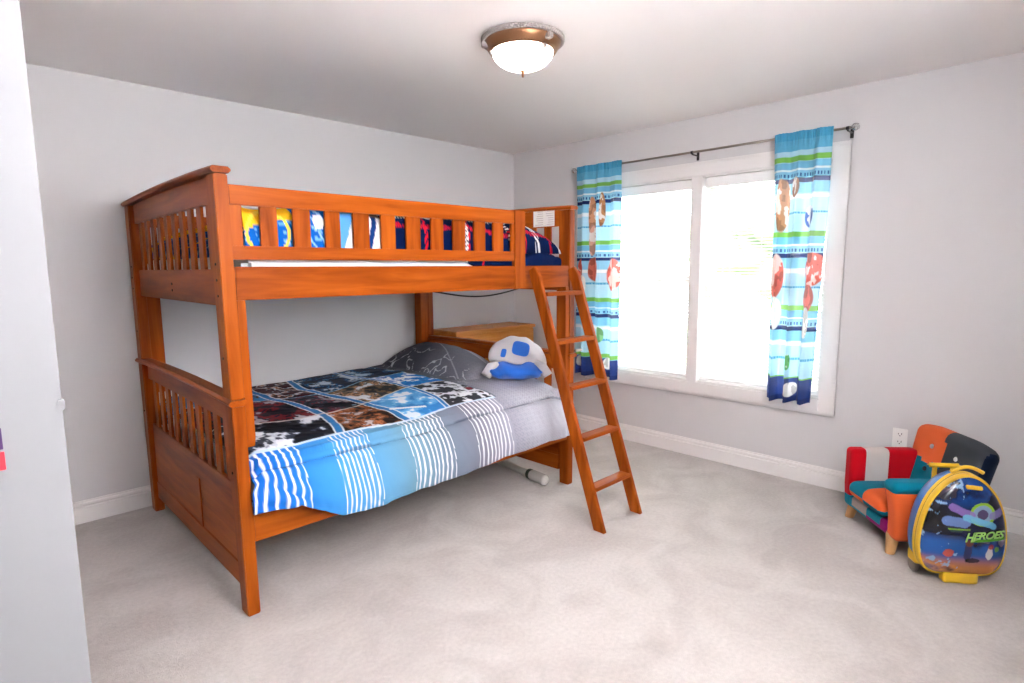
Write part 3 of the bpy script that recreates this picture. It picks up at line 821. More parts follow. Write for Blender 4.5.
def paint_plaid(X, Y, Z, D):
    C = np.zeros(X.shape + (3,)); C[:] = lin(12, 34, 76)
    red = lin(212, 34, 50); wh = lin(236, 238, 242)
    zr = 1.603 - 0.03 * smooth(-1.9, -1.6, X)
    C[(np.abs(Z - zr) < 0.010) & ((((X + 0.7 * (Z - zr)) / 0.013) % 1) < 0.6) & (Y < -1.50)] = red
    for xv in (-2.176, -1.800, -1.905):
        C[(np.abs(X - xv) < 0.010) & ((((Z + 0.7 * (X - xv)) / 0.014) % 1) < 0.6)] = red
    xv = -1.925
    C[(np.abs(X - xv) < 0.020) & ((((Z + 1.2 * (X - xv)) / 0.020) % 1) < 0.5)] = wh
    C[(Z > 1.640) & ((((X + Z) / 0.016) % 1) < 0.6)] = wh
    return C
tag(mound('printed_blanket', -3.045, -2.425, lambda x: 1.655 + 0.02 * math.sin(x * 9), paint_blue, 50), 'bright blue and yellow printed blanket heaped on the left of the upper bunk', 'blanket')
tag(mound('plaid_blanket', -2.418, -1.158, lambda x: 1.652 + 0.018 * math.sin(x * 13) - 0.177 * float(smooth(-1.62, -1.595, np.array([x]))[0]), paint_plaid, 55, nx=330), 'navy plaid blanket with red and white dashes heaped on the upper bunk', 'blanket')
U, V, Xp, Yp, Zp = pillow_grid(0.45, 0.72, 0.52, nu=120, nv=170, e=0.34)
C = np.zeros(U.shape + (3,)); C[:] = lin(12, 34, 76)
C = plaid(Xp, Yp, C)
xf = Matrix.Translation((-1.365, -1.19, 1.484))
tag(two_sheet('plaid_pillow', Xp, Yp, Zp * (0.78 - 0.22 * U), 0.0 * Zp, C, M['cloth'], xf), 'plump navy plaid pillow above the ladder on the upper bunk', 'pillow')

# black cable hanging under the upper bunk
pts = [(-1.95 + 0.9 * t, -1.22 + 0.04 * t, 1.278 - 0.052 * math.sin(math.pi * t) ** 1.2) for t in np.linspace(0, 1, 26)]
tag(auto_smooth(obj('power_cable', tube_bm(pts, 0.005, 8), M['black'])), 'thin black cable sagging below the upper bunk side rail', 'cable')

# ------------------------------------------------------------------ dresser in the corner
ds = Thing('dresser', 'low light oak dresser in the corner behind the headboard', 'dresser', (-0.55, -0.19, 0))
dk = M['desk_x']
ds.part('top', box_bm(-1.015, -0.09, -0.362, -0.022, 0.872, 0.900, 0.006), dk)
ds.part('carcass', box_bm(-1.0, -0.105, -0.342, -0.026, 0.06, 0.872, 0.003), dk)
ds.part('plinth', box_bm(-0.985, -0.12, -0.325, -0.03, 0.0, 0.06, 0.002), dk)
for k, (z0, z1) in enumerate(((0.075, 0.33), (0.34, 0.60), (0.61, 0.862))):
    d_ = ds.part('drawer', box_bm(-0.99, -0.115, -0.360, -0.342, z0, z1, 0.004), dk)
    for x in (-0.78, -0.33):
        ds.part('knob', lathe_bm([(0.0, -0.022), (0.014, -0.020), (0.016, -0.012), (0.007, -0.004), (0.007, 0.0)], 16, (x, -0.360, (z0 + z1) / 2), 'y'), dk, d_)

# clear bottle topped tube lying under the bed
def tube_toy():
    a = Vector((-1.13, -0.90, 0.024)); b = Vector((-1.225, -1.50, 0.035)); dv = (b - a); Ln = dv.length; dv.normalize()
    t = Thing('plastic_tube', 'clear bottle ended pale tube lying on the carpet under the bed', 'tube', tuple(a))
    q = Vector((0, 0, 1)).rotation_difference(dv).to_matrix().to_4x4(); q.translation = a
    def L_(prof, n=24):
        bm = lathe_bm(prof, n); bm.transform(q); return bm
    pale = plain('pale_plastic', (206, 204, 194), 0.35); grn = plain('dark_green_band', (58, 76, 62), 0.4)
    t.part('shaft', L_([(0.0, 0.0), (0.022, 0.0), (0.024, 0.36), (0.033, 0.42), (0.033, 0.425)]), pale, smooth=True)
    t.part('band', L_([(0.034, 0.425), (0.035, 0.43), (0.035, 0.45), (0.034, 0.455)]), grn, smooth=True)
    prof = [(0.033, 0.455)]
    for k in range(14):
        z = 0.46 + k * (Ln - 0.475) / 13; prof.append((0.034 + (0.0015 if k % 2 else -0.001), z))
    prof += [(0.027, Ln - 0.004), (0.0, Ln)]
    t.part('clear_end', L_(prof), plain('clear_plastic', (214, 210, 204), 0.18, coat=0.4), smooth=True)
tube_toy()

# ------------------------------------------------------------------ ceiling light
LX, LY = -1.9, -1.955
cl = Thing('ceiling_light', 'flush ceiling light with bronze ring and glowing white glass bowl', 'ceiling light', (LX, LY, H))
bronze = plain('bronze', (142, 100, 70), 0.35, metal=0.75)
silver = plain('antique_silver', (168, 160, 156), 0.4, metal=0.6)
cl.part('pan', lathe_bm([(0.170, -0.012), (0.176, -0.022), (0.170, -0.036), (0.158, -0.056), (0.150, -0.066), (0.138, -0.062), (0.06, -0.03), (0.0, -0.03)], 64, (LX, LY, H)), bronze, smooth=True)
bm = bmesh.new(); n = 84
for k in range(n):
    for s in (-1, 1):
        a = 2 * math.pi * (k + 0.25 * s) / n
        mtx = Matrix.Translation((LX + 0.181 * math.cos(a), LY + 0.181 * math.sin(a), H - 0.013 + 0.004 * s)) @ Matrix.Rotation(a, 4, 'Z') @ Matrix.Rotation(s * 0.7, 4, 'X') @ Matrix.Diagonal((0.012, 0.010, 0.0075, 1))
        bmesh.ops.create_icosphere(bm, subdivisions=1, radius=1, matrix=mtx)
cl.part('rope_ring', bm, silver, smooth=True)
prof = [(0.140, -0.060)]
for k in range(1, 13):
    a = k / 12 * math.pi / 2; prof.append((0.140 * math.cos(a), -0.060 - 0.080 * math.sin(a)))
cl.part('glass_bowl', lathe_bm(prof, 56, (LX, LY, H)), emis('lit_glass', (255, 240, 230), 16.0), smooth=True, label='glowing white glass bowl')
cl.part('finial', lathe_bm([(0.0, -0.172), (0.0045, -0.170), (0.005, -0.154), (0.011, -0.146), (0.012, -0.141), (0.0, -0.138)], 16, (LX, LY, H)), bronze, smooth=True)
for a in (R(190), R(310), R(70)):
    a += R(-45)
    b = join_bm(box_bm(0.135, 0.190, -0.015, 0.015, -0.050, -0.026, 0.004), box_bm(0.128, 0.152, -0.012, 0.012, -0.080, -0.040, 0.004))
    b.transform(Matrix.Translation((LX, LY, H)) @ Matrix.Rotation(a, 4, 'Z'))
    cl.part('clip', b, silver)

# ------------------------------------------------------------------ curtain rod and curtains
RX, RZ = -0.09, 2.188
rod = Thing('curtain_rod', 'thin metal curtain rod with clear finials above the window', 'curtain rod', (RX, -1.82, RZ))
rod.part('rod', tube_bm([(RX, -0.815, RZ), (RX, -2.83, RZ)], 0.0075, 12), M['steel'], smooth=True)
for y, s in ((-0.815, 1), (-2.83, -1)):
    rod.part('finial', lathe_bm([(0.0, s * 0.045), (0.014, s * 0.040), (0.022, s * 0.025), (0.020, s * 0.012), (0.010, s * 0.003), (0.009, 0.0)], 12, (RX, y, RZ), 'y'), M['crystal'])
for y in (-0.835, -1.84, -2.812):
    b = join_bm(box_bm(RX - 0.011, RX + 0.011, y - 0.006, y + 0.006, RZ - 0.013, RZ - 0.004, 0.002), box_bm(RX, -0.004, y - 0.005, y + 0.005, RZ - 0.018, RZ - 0.010, 0.002),
                box_bm(-0.006, -0.0005, y - 0.010, y + 0.010, RZ - 0.045, RZ + 0.010, 0.002), lathe_bm([(0.010, -0.008), (0.010, 0.008)], 12, (RX, y, RZ), 'y'))
    rod.part('bracket', b, M['black'])

def curtain(y0t, y1t, y0b, y1b, zb, phase, folds, patches, label, seed):
    nu, nv = 150, 420
    u = np.linspace(0, 1, nu); z = np.linspace(RZ + 0.022, zb, nv)
    Uu, Zz = np.meshgrid(u, z, indexing='ij')
    k = (RZ - Zz) / (RZ - zb)
    yl = y0t + (y0b - y0t) * k; yr = y1t + (y1b - y1t) * k
    Y = yl + (yr - yl) * Uu
    amp = 0.010 + 0.026 * smooth(0.0, 0.25, k)
    X = RX - 0.012 + amp * np.sin(2 * math.pi * folds * Uu + phase) + 0.25 * amp * np.sin(2 * math.pi * folds * 2.3 * Uu + 1.7 + 2 * k) - 0.008
    gath = smooth(0.06, 0.0, k); X += gath * 0.004 * np.sin(2 * math.pi * 17 * Uu)
    Y += 0.008 * np.sin(2 * math.pi * folds * Uu + phase + 1.2) * k
    X = np.where(Zz > RZ - 0.012, np.minimum(X, RX - 0.010), X)
    Zo = Zz - 0.006 * np.sin(2 * math.pi * folds * Uu + phase + 2.2) * smooth(0.8, 1.0, k)
    P = np.stack([X, Y, Zo], -1)
    # printed bands, repeating down the cloth
    C = np.zeros(P.shape); per = 0.4535
    ph = ((2.048 - Zz) / per) % 1.0
    T_ = lambda *a: lin(*a)
    C[:] = T_(186, 224, 240)
    def band(a, b, col): C[(ph >= a) & (ph < b)] = col
    band(0.04, 0.13, T_(132, 198, 228)); band(0.13, 0.155, T_(236, 242, 246)); band(0.155, 0.25, T_(150, 206, 232))
    band(0.255, 0.315, T_(26, 52, 112)); band(0.315, 0.46, T_(146, 206, 232)); band(0.47, 0.53, T_(240, 242, 246))
    band(0.53, 0.66, T_(190, 224, 240)); band(0.70, 0.73, T_(88, 168, 208)); band(0.73, 0.95, T_(190, 226, 240))
    band(0.965, 1.01, T_(132, 192, 92)); band(0.0, 0.035, T_(132, 192, 92))
    dots = (np.abs(ph - 0.215) < 0.022) & (((Uu * 23) % 1) < 0.45); C[dots] = T_(60, 106, 160)
    dash = (np.abs(ph - 0.715) < 0.014) & (((Uu * 31) % 1) < 0.3); C[dash] = T_(150, 206, 230)
    top = Zz > 2.098; C[top] = T_(108, 188, 222)
    C[(Zz > 2.16)] = T_(86, 174, 214)
    hem = Zz < zb + 0.155; C[hem] = T_(40, 66, 136)
    C[Zz < zb + 0.035] = T_(30, 52, 116)
    nz = noise2(Uu * 6, Zz * 6, seed) - 0.5
    for (pu, pz, ru, rz, rgb) in patches:
        d_ = np.abs((Uu - pu) / ru) ** 2.4 + np.abs((Zz - pz) / rz) ** 2.4 + nz * 0.9
        k_ = smooth(1.12, 0.9, d_)[..., None]
        nn_ = noise2(Uu * 11 + pu * 7, Zz * 13 + pz * 3, seed + 5)[..., None]
        col_ = T_(*rgb) * np.where(nn_ < 0.40, 0.60, 1.0)
        col_ = np.where(nn_ > 0.60, 0.35 * col_ + 0.65 * T_(244, 240, 236), col_)
        C = C * (1 - k_) + col_ * k_
    return tag(grid_obj('window_curtain', P, C, M['curtain']), label, 'curtain', 'curtains at the window')
coral, cream, tan, blu = (222, 112, 100), (240, 238, 236), (196, 140, 104), (62, 100, 172)
pR = [(0.14, 1.34, 0.13, 0.13, coral), (0.16, 1.10, 0.09, 0.10, cream), (0.86, 1.38, 0.17, 0.10, coral), (0.80, 1.20, 0.12, 0.08, coral), (0.80, 1.05, 0.07, 0.09, cream),
      (0.20, 1.77, 0.10, 0.17, tan), (0.72, 1.70, 0.10, 0.07, blu), (0.44, 1.88, 0.08, 0.06, (150, 100, 74)), (0.56, 0.62, 0.11, 0.045, cream), (0.50, 0.80, 0.05, 0.05, (110, 184, 110))]
pL = [(0.12, 1.36, 0.10, 0.12, coral), (0.42, 1.38, 0.12, 0.10, (206, 116, 96)), (0.86, 1.34, 0.16, 0.13, coral), (0.20, 1.26, 0.08, 0.08, cream), (0.36, 1.80, 0.05, 0.16, (222, 158, 122)), (0.62, 1.86, 0.05, 0.13, (186, 128, 84)),
      (0.10, 0.62, 0.09, 0.05, cream), (0.75, 0.62, 0.09, 0.05, cream), (0.60, 0.86, 0.06, 0.06, (150, 204, 140)), (0.36, 1.62, 0.04, 0.12, (228, 170, 150))]
curtain(-0.832, -1.268, -0.832, -1.262, 0.510, 0.4, 3.0, pL, 'pale blue banded curtain hanging behind the bunk ladder at the left of the window', 61)
curtain(-2.405, -2.740, -2.425, -2.690, 0.540, 2.0, 3.0, pR, 'light blue banded curtain hanging at the right edge of the window', 62)

# ------------------------------------------------------------------ wall outlet
ot = Thing('wall_outlet', 'white duplex power outlet on the window wall behind the small armchair', 'outlet', (0, -3.166, 0.40))
pl_ = plain('outlet_plate', (240, 238, 236), 0.35)
ot.part('cover_plate', box_bm(-0.006, -0.0005, -3.203, -3.129, 0.342, 0.458, 0.002), pl_)
for z in (0.378, 0.424):
    f = ot.part('socket', box_bm(-0.008, -0.006, -3.184, -3.148, z - 0.015, z + 0.015, 0.003), pl_)
    ot.part('slot', join_bm(box_bm(-0.0084, -0.008, -3.176, -3.173, z - 0.002, z + 0.009), box_bm(-0.0084, -0.008, -3.160, -3.157, z - 0.002, z + 0.007), box_bm(-0.0084, -0.008, -3.169, -3.164, z - 0.011, z - 0.006)), M['black'], f)

# card on the door jamb at the edge of the view
cd = Thing('door_card', 'small red and purple card stuck on the white door jamb', 'card', (-3.90, -3.001, 1.16))
cd.part('card_panel', box_bm(-3.93, -3.8765, -3.0022, -3.0005, 1.164, 1.186, 0.0004), plain('card_red', (226, 52, 68), 0.5), label='red lower panel')
cd.part('card_panel', box_bm(-3.93, -3.8770, -3.0022, -3.0005, 1.189, 1.215, 0.0004), plain('card_purple', (70, 34, 96), 0.5), label='purple upper panel')

# ------------------------------------------------------------------ patchwork armchair
def felt(name, rgb): return plain(name, deep(*rgb), 0.95, bump=0.35, bscale=420, sheen=0.08, spec=0.06)
F = dict(red=felt('felt_red', (196, 14, 34)), white=felt('felt_oat', (206, 200, 196)), teal=felt('felt_teal', (8, 128, 152)), orange=felt('felt_orange', (228, 108, 58)),
         mag=felt('felt_magenta', (142, 14, 106)), grey=felt('felt_charcoal', (76, 80, 86)), navy=felt('felt_navy', (26, 40, 66)), taupe=felt('felt_taupe', (160, 150, 146)))
FL = list(F.values()); FI = {k: i for i, k in enumerate(F)}
def patched(bm, fn):
    bm.faces.ensure_lookup_table()
    for f in bm.faces:
        f.material_index = FI[fn(f.calc_center_median(), f.normal)]
    return bm
def sub_box(x0, x1, y0, y1, z0, z1, r, n=(14, 14, 10)):
    """rounded box with enough faces to carry patches"""
    bm = bmesh.new(); bmesh.ops.create_cube(bm, size=2)
    bmesh.ops.subdivide_edges(bm, edges=bm.edges[:], cuts=23, use_grid_fill=True)
    hx, hy, hz = (x1 - x0) / 2, (y1 - y0) / 2, (z1 - z0) / 2
    for v in bm.verts:
        p = Vector((v.co.x * hx, v.co.y * hy, v.co.z * hz))
        q = Vector((max(-hx + r, min(hx - r, p.x)), max(-hy + r, min(hy - r, p.y)), max(-hz + r, min(hz - r, p.z))))
        d_ = p - q
        if d_.length > 1e-9:
            # cube-to-rounded map: push onto the radius
            L_ = max(abs(d_.x), abs(d_.y), abs(d_.z)); d_ = d_.normalized() * L_
        v.co = q + d_ + Vector(((x0 + x1) / 2, (y0 + y1) / 2, (z0 + z1) / 2))
    bmesh.ops.recalc_face_normals(bm, faces=bm.faces[:]); bm.normal_update()
    return bm

# local chair axes: x = towards the camera side arm, y = backwards, z up
rzc = math.atan2(-0.667, -0.744)
ch = Thing('patchwork_armchair', 'small patchwork felt armchair in red, orange, teal and charcoal under the outlet', 'armchair', (-0.545, -3.17, 0), rzc)
def cp(name, bm, mats=None, parent=None, label=None, ang=50):
    return auto_smooth(ch.part(name, bm, mats or FL, parent, local=True, label=label), ang)
# NB: local y axis after rotation points away from the front
def flip(bm):
    return bm
# arm on the far side
bm = sub_box(-0.245, -0.165, -0.030, 0.33, 0.075, 0.403, 0.024)
for v in bm.verts:
    if v.co.z < 0.2: v.co.x += (0.2 - v.co.z) * 0.12
cp('arm', patched(bm, lambda c, n: ('navy' if c.x < -0.23 and n.x < -0.5 else ('white' if 0.04 < c.y < 0.165 else 'red') if c.z > 0.14 else 'teal')))
# arm on the near side, wider roll on top, curved front
bm = sub_box(0.165, 0.262, -0.03, 0.34, 0.075, 0.335, 0.03)
for v in bm.verts:
    t_ = (v.co.z - 0.075) / 0.27
    if v.co.y < 0.1: v.co.y -= 0.035 * t_ * t_ * (0.1 - v.co.y) / 0.15
    v.co.x += 0.012 * math.sin(t_ * math.pi)
cp('arm', patched(bm, lambda c, n: 'mag' if c.x < 0.195 and n.y < 0.3 and c.y < 0.03 else ('orange' if c.y < 0.085 - 0.12 * (0.2 - c.z) else 'navy')))
bm = sub_box(0.165, 0.268, -0.058, 0.335, 0.312, 0.374, 0.03)
cp('arm_pad', patched(bm, lambda c, n: 'teal'))
# seat base (apron) and cushion
bm = sub_box(-0.19, 0.19, -0.028, 0.34, 0.078, 0.150, 0.02)
def ap(c, n):
    if n.y < -0.3 or c.y < 0:
        if c.x < -0.14: return 'teal'
        if c.x < 0.0: return 'taupe' if c.z > 0.10 else 'teal'
        if c.x < 0.12: return 'teal' if c.z > 0.105 else 'mag'
        return 'mag'
    return 'navy'
cp('seat_base', patched(bm, ap))
bm = sub_box(-0.158, 0.158, -0.052, 0.29, 0.155, 0.238, 0.036)
for v in bm.verts:
    rr = (1 - (v.co.x / 0.16) ** 2) * (1 - ((v.co.y - 0.12) / 0.19) ** 2)
    if v.co.z > 0.20: v.co.z += 0.016 * max(0, rr)
def cu(c, n):
    if n.z < 0.25 and c.z < 0.188: return 'teal' if c.x > 0.0 else 'orange'
    if c.x < 0.0: return 'teal' if c.y < 0.17 else 'mag'
    return 'orange' if c.y < 0.17 else 'mag'
cp('seat_cushion', patched(bm, cu))
# reclined back with quilted buttons
bm = sub_box(-0.262, 0.262, 0.0, 0.095, 0.0, 0.485, 0.045)
btn = [(-0.10, 0.365), (0.07, 0.365), (-0.10, 0.245), (0.07, 0.245), (0.20, 0.30)]
btn = [(-0.095, 0.375), (0.09, 0.365), (-0.095, 0.25), (0.09, 0.24)]
for v in bm.verts:
    x, y, z = v.co
    # narrower lower corners, crowned top
    w = 1 - 0.10 * (1 - z / 0.5)
    v.co.x = 0.0 + (x - 0.0) * w
    v.co.z = z - 0.05 * max(0, abs(x) / 0.262 - 0.45) ** 1.6 * (z / 0.5) * 1.2
    if y < 0.05:
        for (bx_, bz_) in btn:
            d2 = (x - bx_) ** 2 + (z - bz_) ** 2; v.co.y += 0.016 * math.exp(-d2 / 0.0010)
        v.co.y -= 0.008 * math.exp(-((x - 0.01) / 0.2) ** 2)
def bk(c, n):
    xs_ = 0.008 + 0.018 * math.sin((c.z) * 22)
    zs_ = 0.305 + 0.015 * math.sin(c.x * 18)
    if n.x > 0.75 or n.y > 0.6: return 'navy'
    if c.x < xs_: return 'orange' if c.z > zs_ else 'teal'
    return 'grey' if c.z > 0.255 else 'mag'
patched(bm, bk)
rec = Matrix.Translation((0, 0.247, 0.085)) @ Matrix.Rotation(R(-13), 4, 'X')
bm.transform(rec)
back = cp('backrest', bm)
for i, (bx_, bz_) in enumerate(btn):
    b = lathe_bm([(0.0, -0.008), (0.010, -0.007), (0.013, -0.002), (0.011, 0.004), (0.0, 0.006)], 18, (0, 0, 0), 'y')
    b.transform(rec @ Matrix.Translation((bx_, 0.008, bz_)))
    cp('button', b, [plain('button_%d' % i, ((168, 160, 160), (206, 208, 212), (34, 38, 50), (120, 20, 90))[i], 0.6)], back)
legw = wood('pale_beech', 2, (196, 146, 96), (214, 166, 114), (228, 184, 134), 0.45)
for (x, y, dx, dy) in ((-0.195, 0.02, -0.02, -0.018), (0.195, 0.0, 0.012, -0.018), (-0.19, 0.30, -0.02, 0.03), (0.19, 0.30, 0.012, 0.03)):
    b = lathe_bm([(0.0, 0.0), (0.020, 0.0), (0.022, 0.003), (0.031, 0.100), (0.0, 0.100)], 24)
    for v in b.verts:
        f = 1 - v.co.z / 0.1; v.co.x += x + dx * f; v.co.y += y + dy * f
    cp('leg', b, [legw])
b = box_bm(0.272, 0.275, 0.055, 0.09, 0.165, 0.205, 0.0005); b.transform(Matrix.Rotation(0.0, 4, 'X'))
cp('care_tag', b, [plain('white_tag', (232, 230, 230), 0.7)], None, 'white cloth tag')

# ------------------------------------------------------------------ rolling suitcase
def suitcase():
    # local: x right in the photo, y away from the camera, z up
    t = Thing('rolling_suitcase', 'egg shaped blue and yellow kids rolling suitcase with HEROES lettering beside the armchair', 'suitcase', (-0.843, -3.603, 0), R(-53))
    yel = plain('yellow_plastic', (232, 188, 48), 0.4); blue = plain('blue_shell', (14, 98, 178), 0.35, coat=0.3)
    dkp = plain('clear_wheel', (120, 108, 104), 0.35); lite = plain('zip_tape', (226, 196, 110), 0.6)
    n = 120
    HZ = np.array([0.040, 0.044, 0.055, 0.080, 0.12, 0.17, 0.22, 0.28, 0.33, 0.38, 0.415, 0.447, 0.470, 0.483, 0.488])
    HWD = 0.95 * np.array([0.0, 0.105, 0.138, 0.160, 0.174, 0.180, 0.179, 0.170, 0.157, 0.137, 0.114, 0.086, 0.057, 0.028, 0.0])
    def outline():
        arc = np.r_[0, np.cumsum(np.hypot(np.diff(HZ), np.diff(HWD)))]
        t_ = np.linspace(0, arc[-1], n // 2 + 1)
        zz = np.interp(t_, arc, HZ); ww = np.interp(t_, arc, HWD)
        right = list(zip(ww, zz)); left = [(-a, b) for a, b in right[-2:0:-1]]
        pts = np.array(right + left)
        for _ in range(3): pts = 0.25 * np.roll(pts, 1, 0) + 0.5 * pts + 0.25 * np.roll(pts, -1, 0)
        k = np.argmin(np.abs(np.arctan2(pts[:, 1] - 0.235, pts[:, 0])))     # start on the right
        pts = np.roll(pts, -k, 0)
        return pts
    O_ = outline(); ctr = np.array([0.0, 0.235])
    def sheet(rings, name, mat, parent=None, cap=True):
        """rings: list of (scale, y)"""
        bm = bmesh.new(); rs = []
        for s, y in rings:
            q = ctr + (O_ - ctr) * s
            rs.append([bm.verts.new((p[0], y, p[1])) for p in q])
        for a, b in zip(rs, rs[1:]):
            for k in range(n): bm.faces.new((a[k], a[(k + 1) % n], b[(k + 1) % n], b[k]))
        if cap: bm.faces.new(rs[-1])
        bmesh.ops.recalc_face_normals(bm, faces=bm.faces[:])
        return auto_smooth(t.part(name, bm, mat, parent, local=True), 40)
    # front shell: painted dome built on a fine polar grid
    nr = 90; m = 260
    th = np.linspace(0, 2 * math.pi, m, endpoint=False)
    base = np.array([[np.interp(a, np.linspace(0, 2 * math.pi, n + 1), np.r_[O_[:, 0], O_[0, 0]]), np.interp(a, np.linspace(0, 2 * math.pi, n + 1), np.r_[O_[:, 1], O_[0, 1]])] for a in th])
    S = np.linspace(0.0, 1.0, nr) ** 0.8
    P = np.zeros((m, nr, 3))
    for j, s in enumerate(S):
        q = ctr + (base - ctr) * s
        P[:, j, 0] = q[:, 0]; P[:, j, 2] = q[:, 1]
        P[:, j, 1] = 0.045 - 0.050 * (1 - s ** 3.2) ** 0.55
    X, Z = P[..., 0], P[..., 2]
    C = np.zeros(P.shape); C[:] = lin(10, 24, 66)
    nz = noise2(X * 14, Z * 14, 71, 4); n2 = noise2(X * 40, Z * 40, 72, 3)
    def mix(mask, rgb):
        nonlocal C
        k = np.clip(mask, 0, 1)[..., None]; C = C * (1 - k) + lin(*rgb) * k
    mix(smooth(0.45, 0.7, nz) * smooth(0.32, 0.42, Z), (24, 78, 152))
    mix(smooth(-0.02, -0.12, X) * smooth(0.42, 0.34, Z) * smooth(0.22, 0.28, Z), (8, 10, 18))
    mix(smooth(0.245, 0.20, Z) * smooth(0.35, 0.6, nz + 0.1), (26, 92, 168))
    mix(smooth(0.15, 0.08, Z) * smooth(0.34, 0.60, nz + 0.25 - np.abs(X + 0.0) * 1.6), (226, 150, 70))
    mix(smooth(0.16, 0.09, Z) * smooth(0.34, 0.6, nz + 0.05 - np.abs(X) * 1.4) * 0.5, (170, 110, 80))
    mix((n2 > 0.70) * (X < -0.03) * 0.8, (150, 190, 226))
    # green lettering plate band and abstract ringed planet, swooshes
    rr = np.hypot(X - 0.045, Z - 0.335)
    mix((rr < 0.046) * 0.9, (150, 176, 200)); mix((np.abs(rr - 0.046) < 0.006) * 1.0, (150, 196, 60)); mix((rr < 0.022) * 0.9, (86, 60, 104))
    for (a0, b0, a1, b1, w, rgb) in ((-0.07, 0.36, 0.0, 0.33, 0.016, (150, 120, 190)), (-0.09, 0.30, -0.02, 0.295, 0.020, (120, 150, 206)), (0.085, 0.33, 0.125, 0.345, 0.016, (140, 130, 180)), (-0.02, 0.32, 0.09, 0.285, 0.014, (120, 190, 220))):
        dx, dz = a1 - a0, b1 - b0; L2 = dx * dx + dz * dz
        tt = np.clip(((X - a0) * dx + (Z - b0) * dz) / L2, 0, 1)
        dd = np.hypot(X - a0 - tt * dx, Z - b0 - tt * dz) + 0.008 * (n2 - 0.5)
        mix((dd < w) * 0.85, rgb)
    for (cx_, cz_, rx_, rz_, rgb) in ((-0.075, 0.155, 0.020, 0.018, (190, 84, 56)), (0.0, 0.16, 0.016, 0.042, (58, 66, 110)), (0.002, 0.205, 0.014, 0.014, (120, 74, 50)), (0.02, 0.125, 0.030, 0.012, (40, 34, 48)), (0.085, 0.165, 0.014, 0.032, (206, 214, 214)), (0.088, 0.19, 0.012, 0.012, (150, 52, 50)), (0.115, 0.18, 0.010, 0.012, (110, 176, 70))):
        dd = ((X - cx_) / rx_) ** 2 + ((Z - cz_) / rz_) ** 2 + (n2 - 0.5) * 1.2
        mix((dd < 1) * 0.9, rgb)
    xx = X; 
    mix(((Z > 0.262) & (Z < 0.268) & (X > -0.085) & (X < 0.0)) * 1.0, (150, 206, 60))
    mix(((Z > 0.252) & (Z < 0.262) & (X > -0.075) & (X < -0.03)) * 1.0, (60, 84, 70))
    mix(((np.abs(Z - (0.214 + 0.10 * (X - 0.0))) < 0.006) & (X > 0.005) & (X < 0.15)) * 1.0, (96, 176, 50))
    dome = grid_obj('front_shell', P, C, M['shell'], closed_u=True, parent=t.o, uvflip=True)
    bm = bmesh.new(); bm.from_mesh(dome.data); bmesh.ops.remove_doubles(bm, verts=bm.verts[:], dist=1e-5)
    bmesh.ops.recalc_face_normals(bm, faces=bm.faces[:]); bm.to_mesh(dome.data); bm.free()
    for p in dome.data.polygons: p.use_smooth = True
    # zip band and piping
    sheet([(0.985, 0.040), (1.035, 0.040), (1.045, 0.048), (1.045, 0.062), (1.03, 0.068), (1.03, 0.072), (1.045, 0.078), (1.045, 0.090), (1.02, 0.096), (0.98, 0.096)], 'zip_band', yel, cap=False)
    sheet([(1.036, 0.0685), (1.0365, 0.070), (1.036, 0.0715)], 'zip_line', plain('dark_zip', (120, 96, 40), 0.6), cap=False)
    sheet([(1.0, 0.096), (1.0, 0.12), (0.985, 0.145), (0.94, 0.165), (0.85, 0.175)], 'rear_shell', blue)
    # lettering HEROES
    cu = bpy.data.curves.new('lettering', 'FONT'); cu.body = 'HEROES'; cu.size = 0.062; cu.shear = 0.28; cu.extrude = 0.0010; cu.space_character = 0.92; cu.offset = 0.0016
    to = bpy.data.objects.new('tmp_text', cu); COL.objects.link(to)
    bpy.context.view_layer.update()
    me = bpy.data.meshes.new_from_object(to.evaluated_get(bpy.context.evaluated_depsgraph_get()))
    bpy.data.objects.remove(to)
    bm = bmesh.new(); bm.from_mesh(me)
    w = max(v.co.x for v in bm.verts)
    bmesh.ops.subdivide_edges(bm, edges=bm.edges[:], cuts=1)
    sx = 0.160 / w
    for v in bm.verts:
        x, y, z = v.co
        big = 1.25 if x * sx < 0.034 else 1.0
        X_ = -0.020 + x * sx; Z_ = 0.222 + y * 0.72 * big + 0.09 * x * sx - (0.010 if big > 1 else 0)
        s = math.hypot(X_ / 0.182, (Z_ - 0.235) / 0.24)
        yy = 0.045 - 0.050 * max(0, 1 - min(1, s) ** 3.2) ** 0.55
        v.co = Vector((X_, yy - 0.0035 - z, Z_))
    bmesh.ops.recalc_face_normals(bm, faces=bm.faces[:])
    t.part('lettering', bm, plain('green_ink', (150, 206, 96), 0.4), local=True, label='green slanted lettering')
    # name plate, handles, feet, wheels
    b = box_bm(-0.032, 0.032, -0.004, 0.004, -0.009, 0.009, 0.003)
    b.transform(Matrix.Translation((0.005, 0.004, 0.452)) @ Matrix.Rotation(R(-28), 4, 'X') @ Matrix.Rotation(R(4), 4, 'Y'))
    t.part('name_plate', b, yel, local=True)
    arc = [(-0.055 + 0.13 * s, 0.07, 0.497 + 0.024 * math.sin(math.pi * s)) for s in np.linspace(0, 1, 16)]
    b = tube_bm(arc, 0.008, 10); t.part('carry_handle', b, yel, local=True, smooth=True)
    b = join_bm(box_bm(-0.085, 0.055, 0.180, 0.205, 0.476, 0.496, 0.009, 3), box_bm(-0.062, -0.044, 0.186, 0.199, 0.30, 0.482, 0.003), box_bm(0.014, 0.032, 0.186, 0.199, 0.30, 0.482, 0.003))
    t.part('pull_handle', b, yel, local=True)
    b = sub_box(-0.072, 0.072, 0.022, 0.07, 0.0, 0.052, 0.014)
    t.part('front_foot', b, yel, local=True, smooth=True)
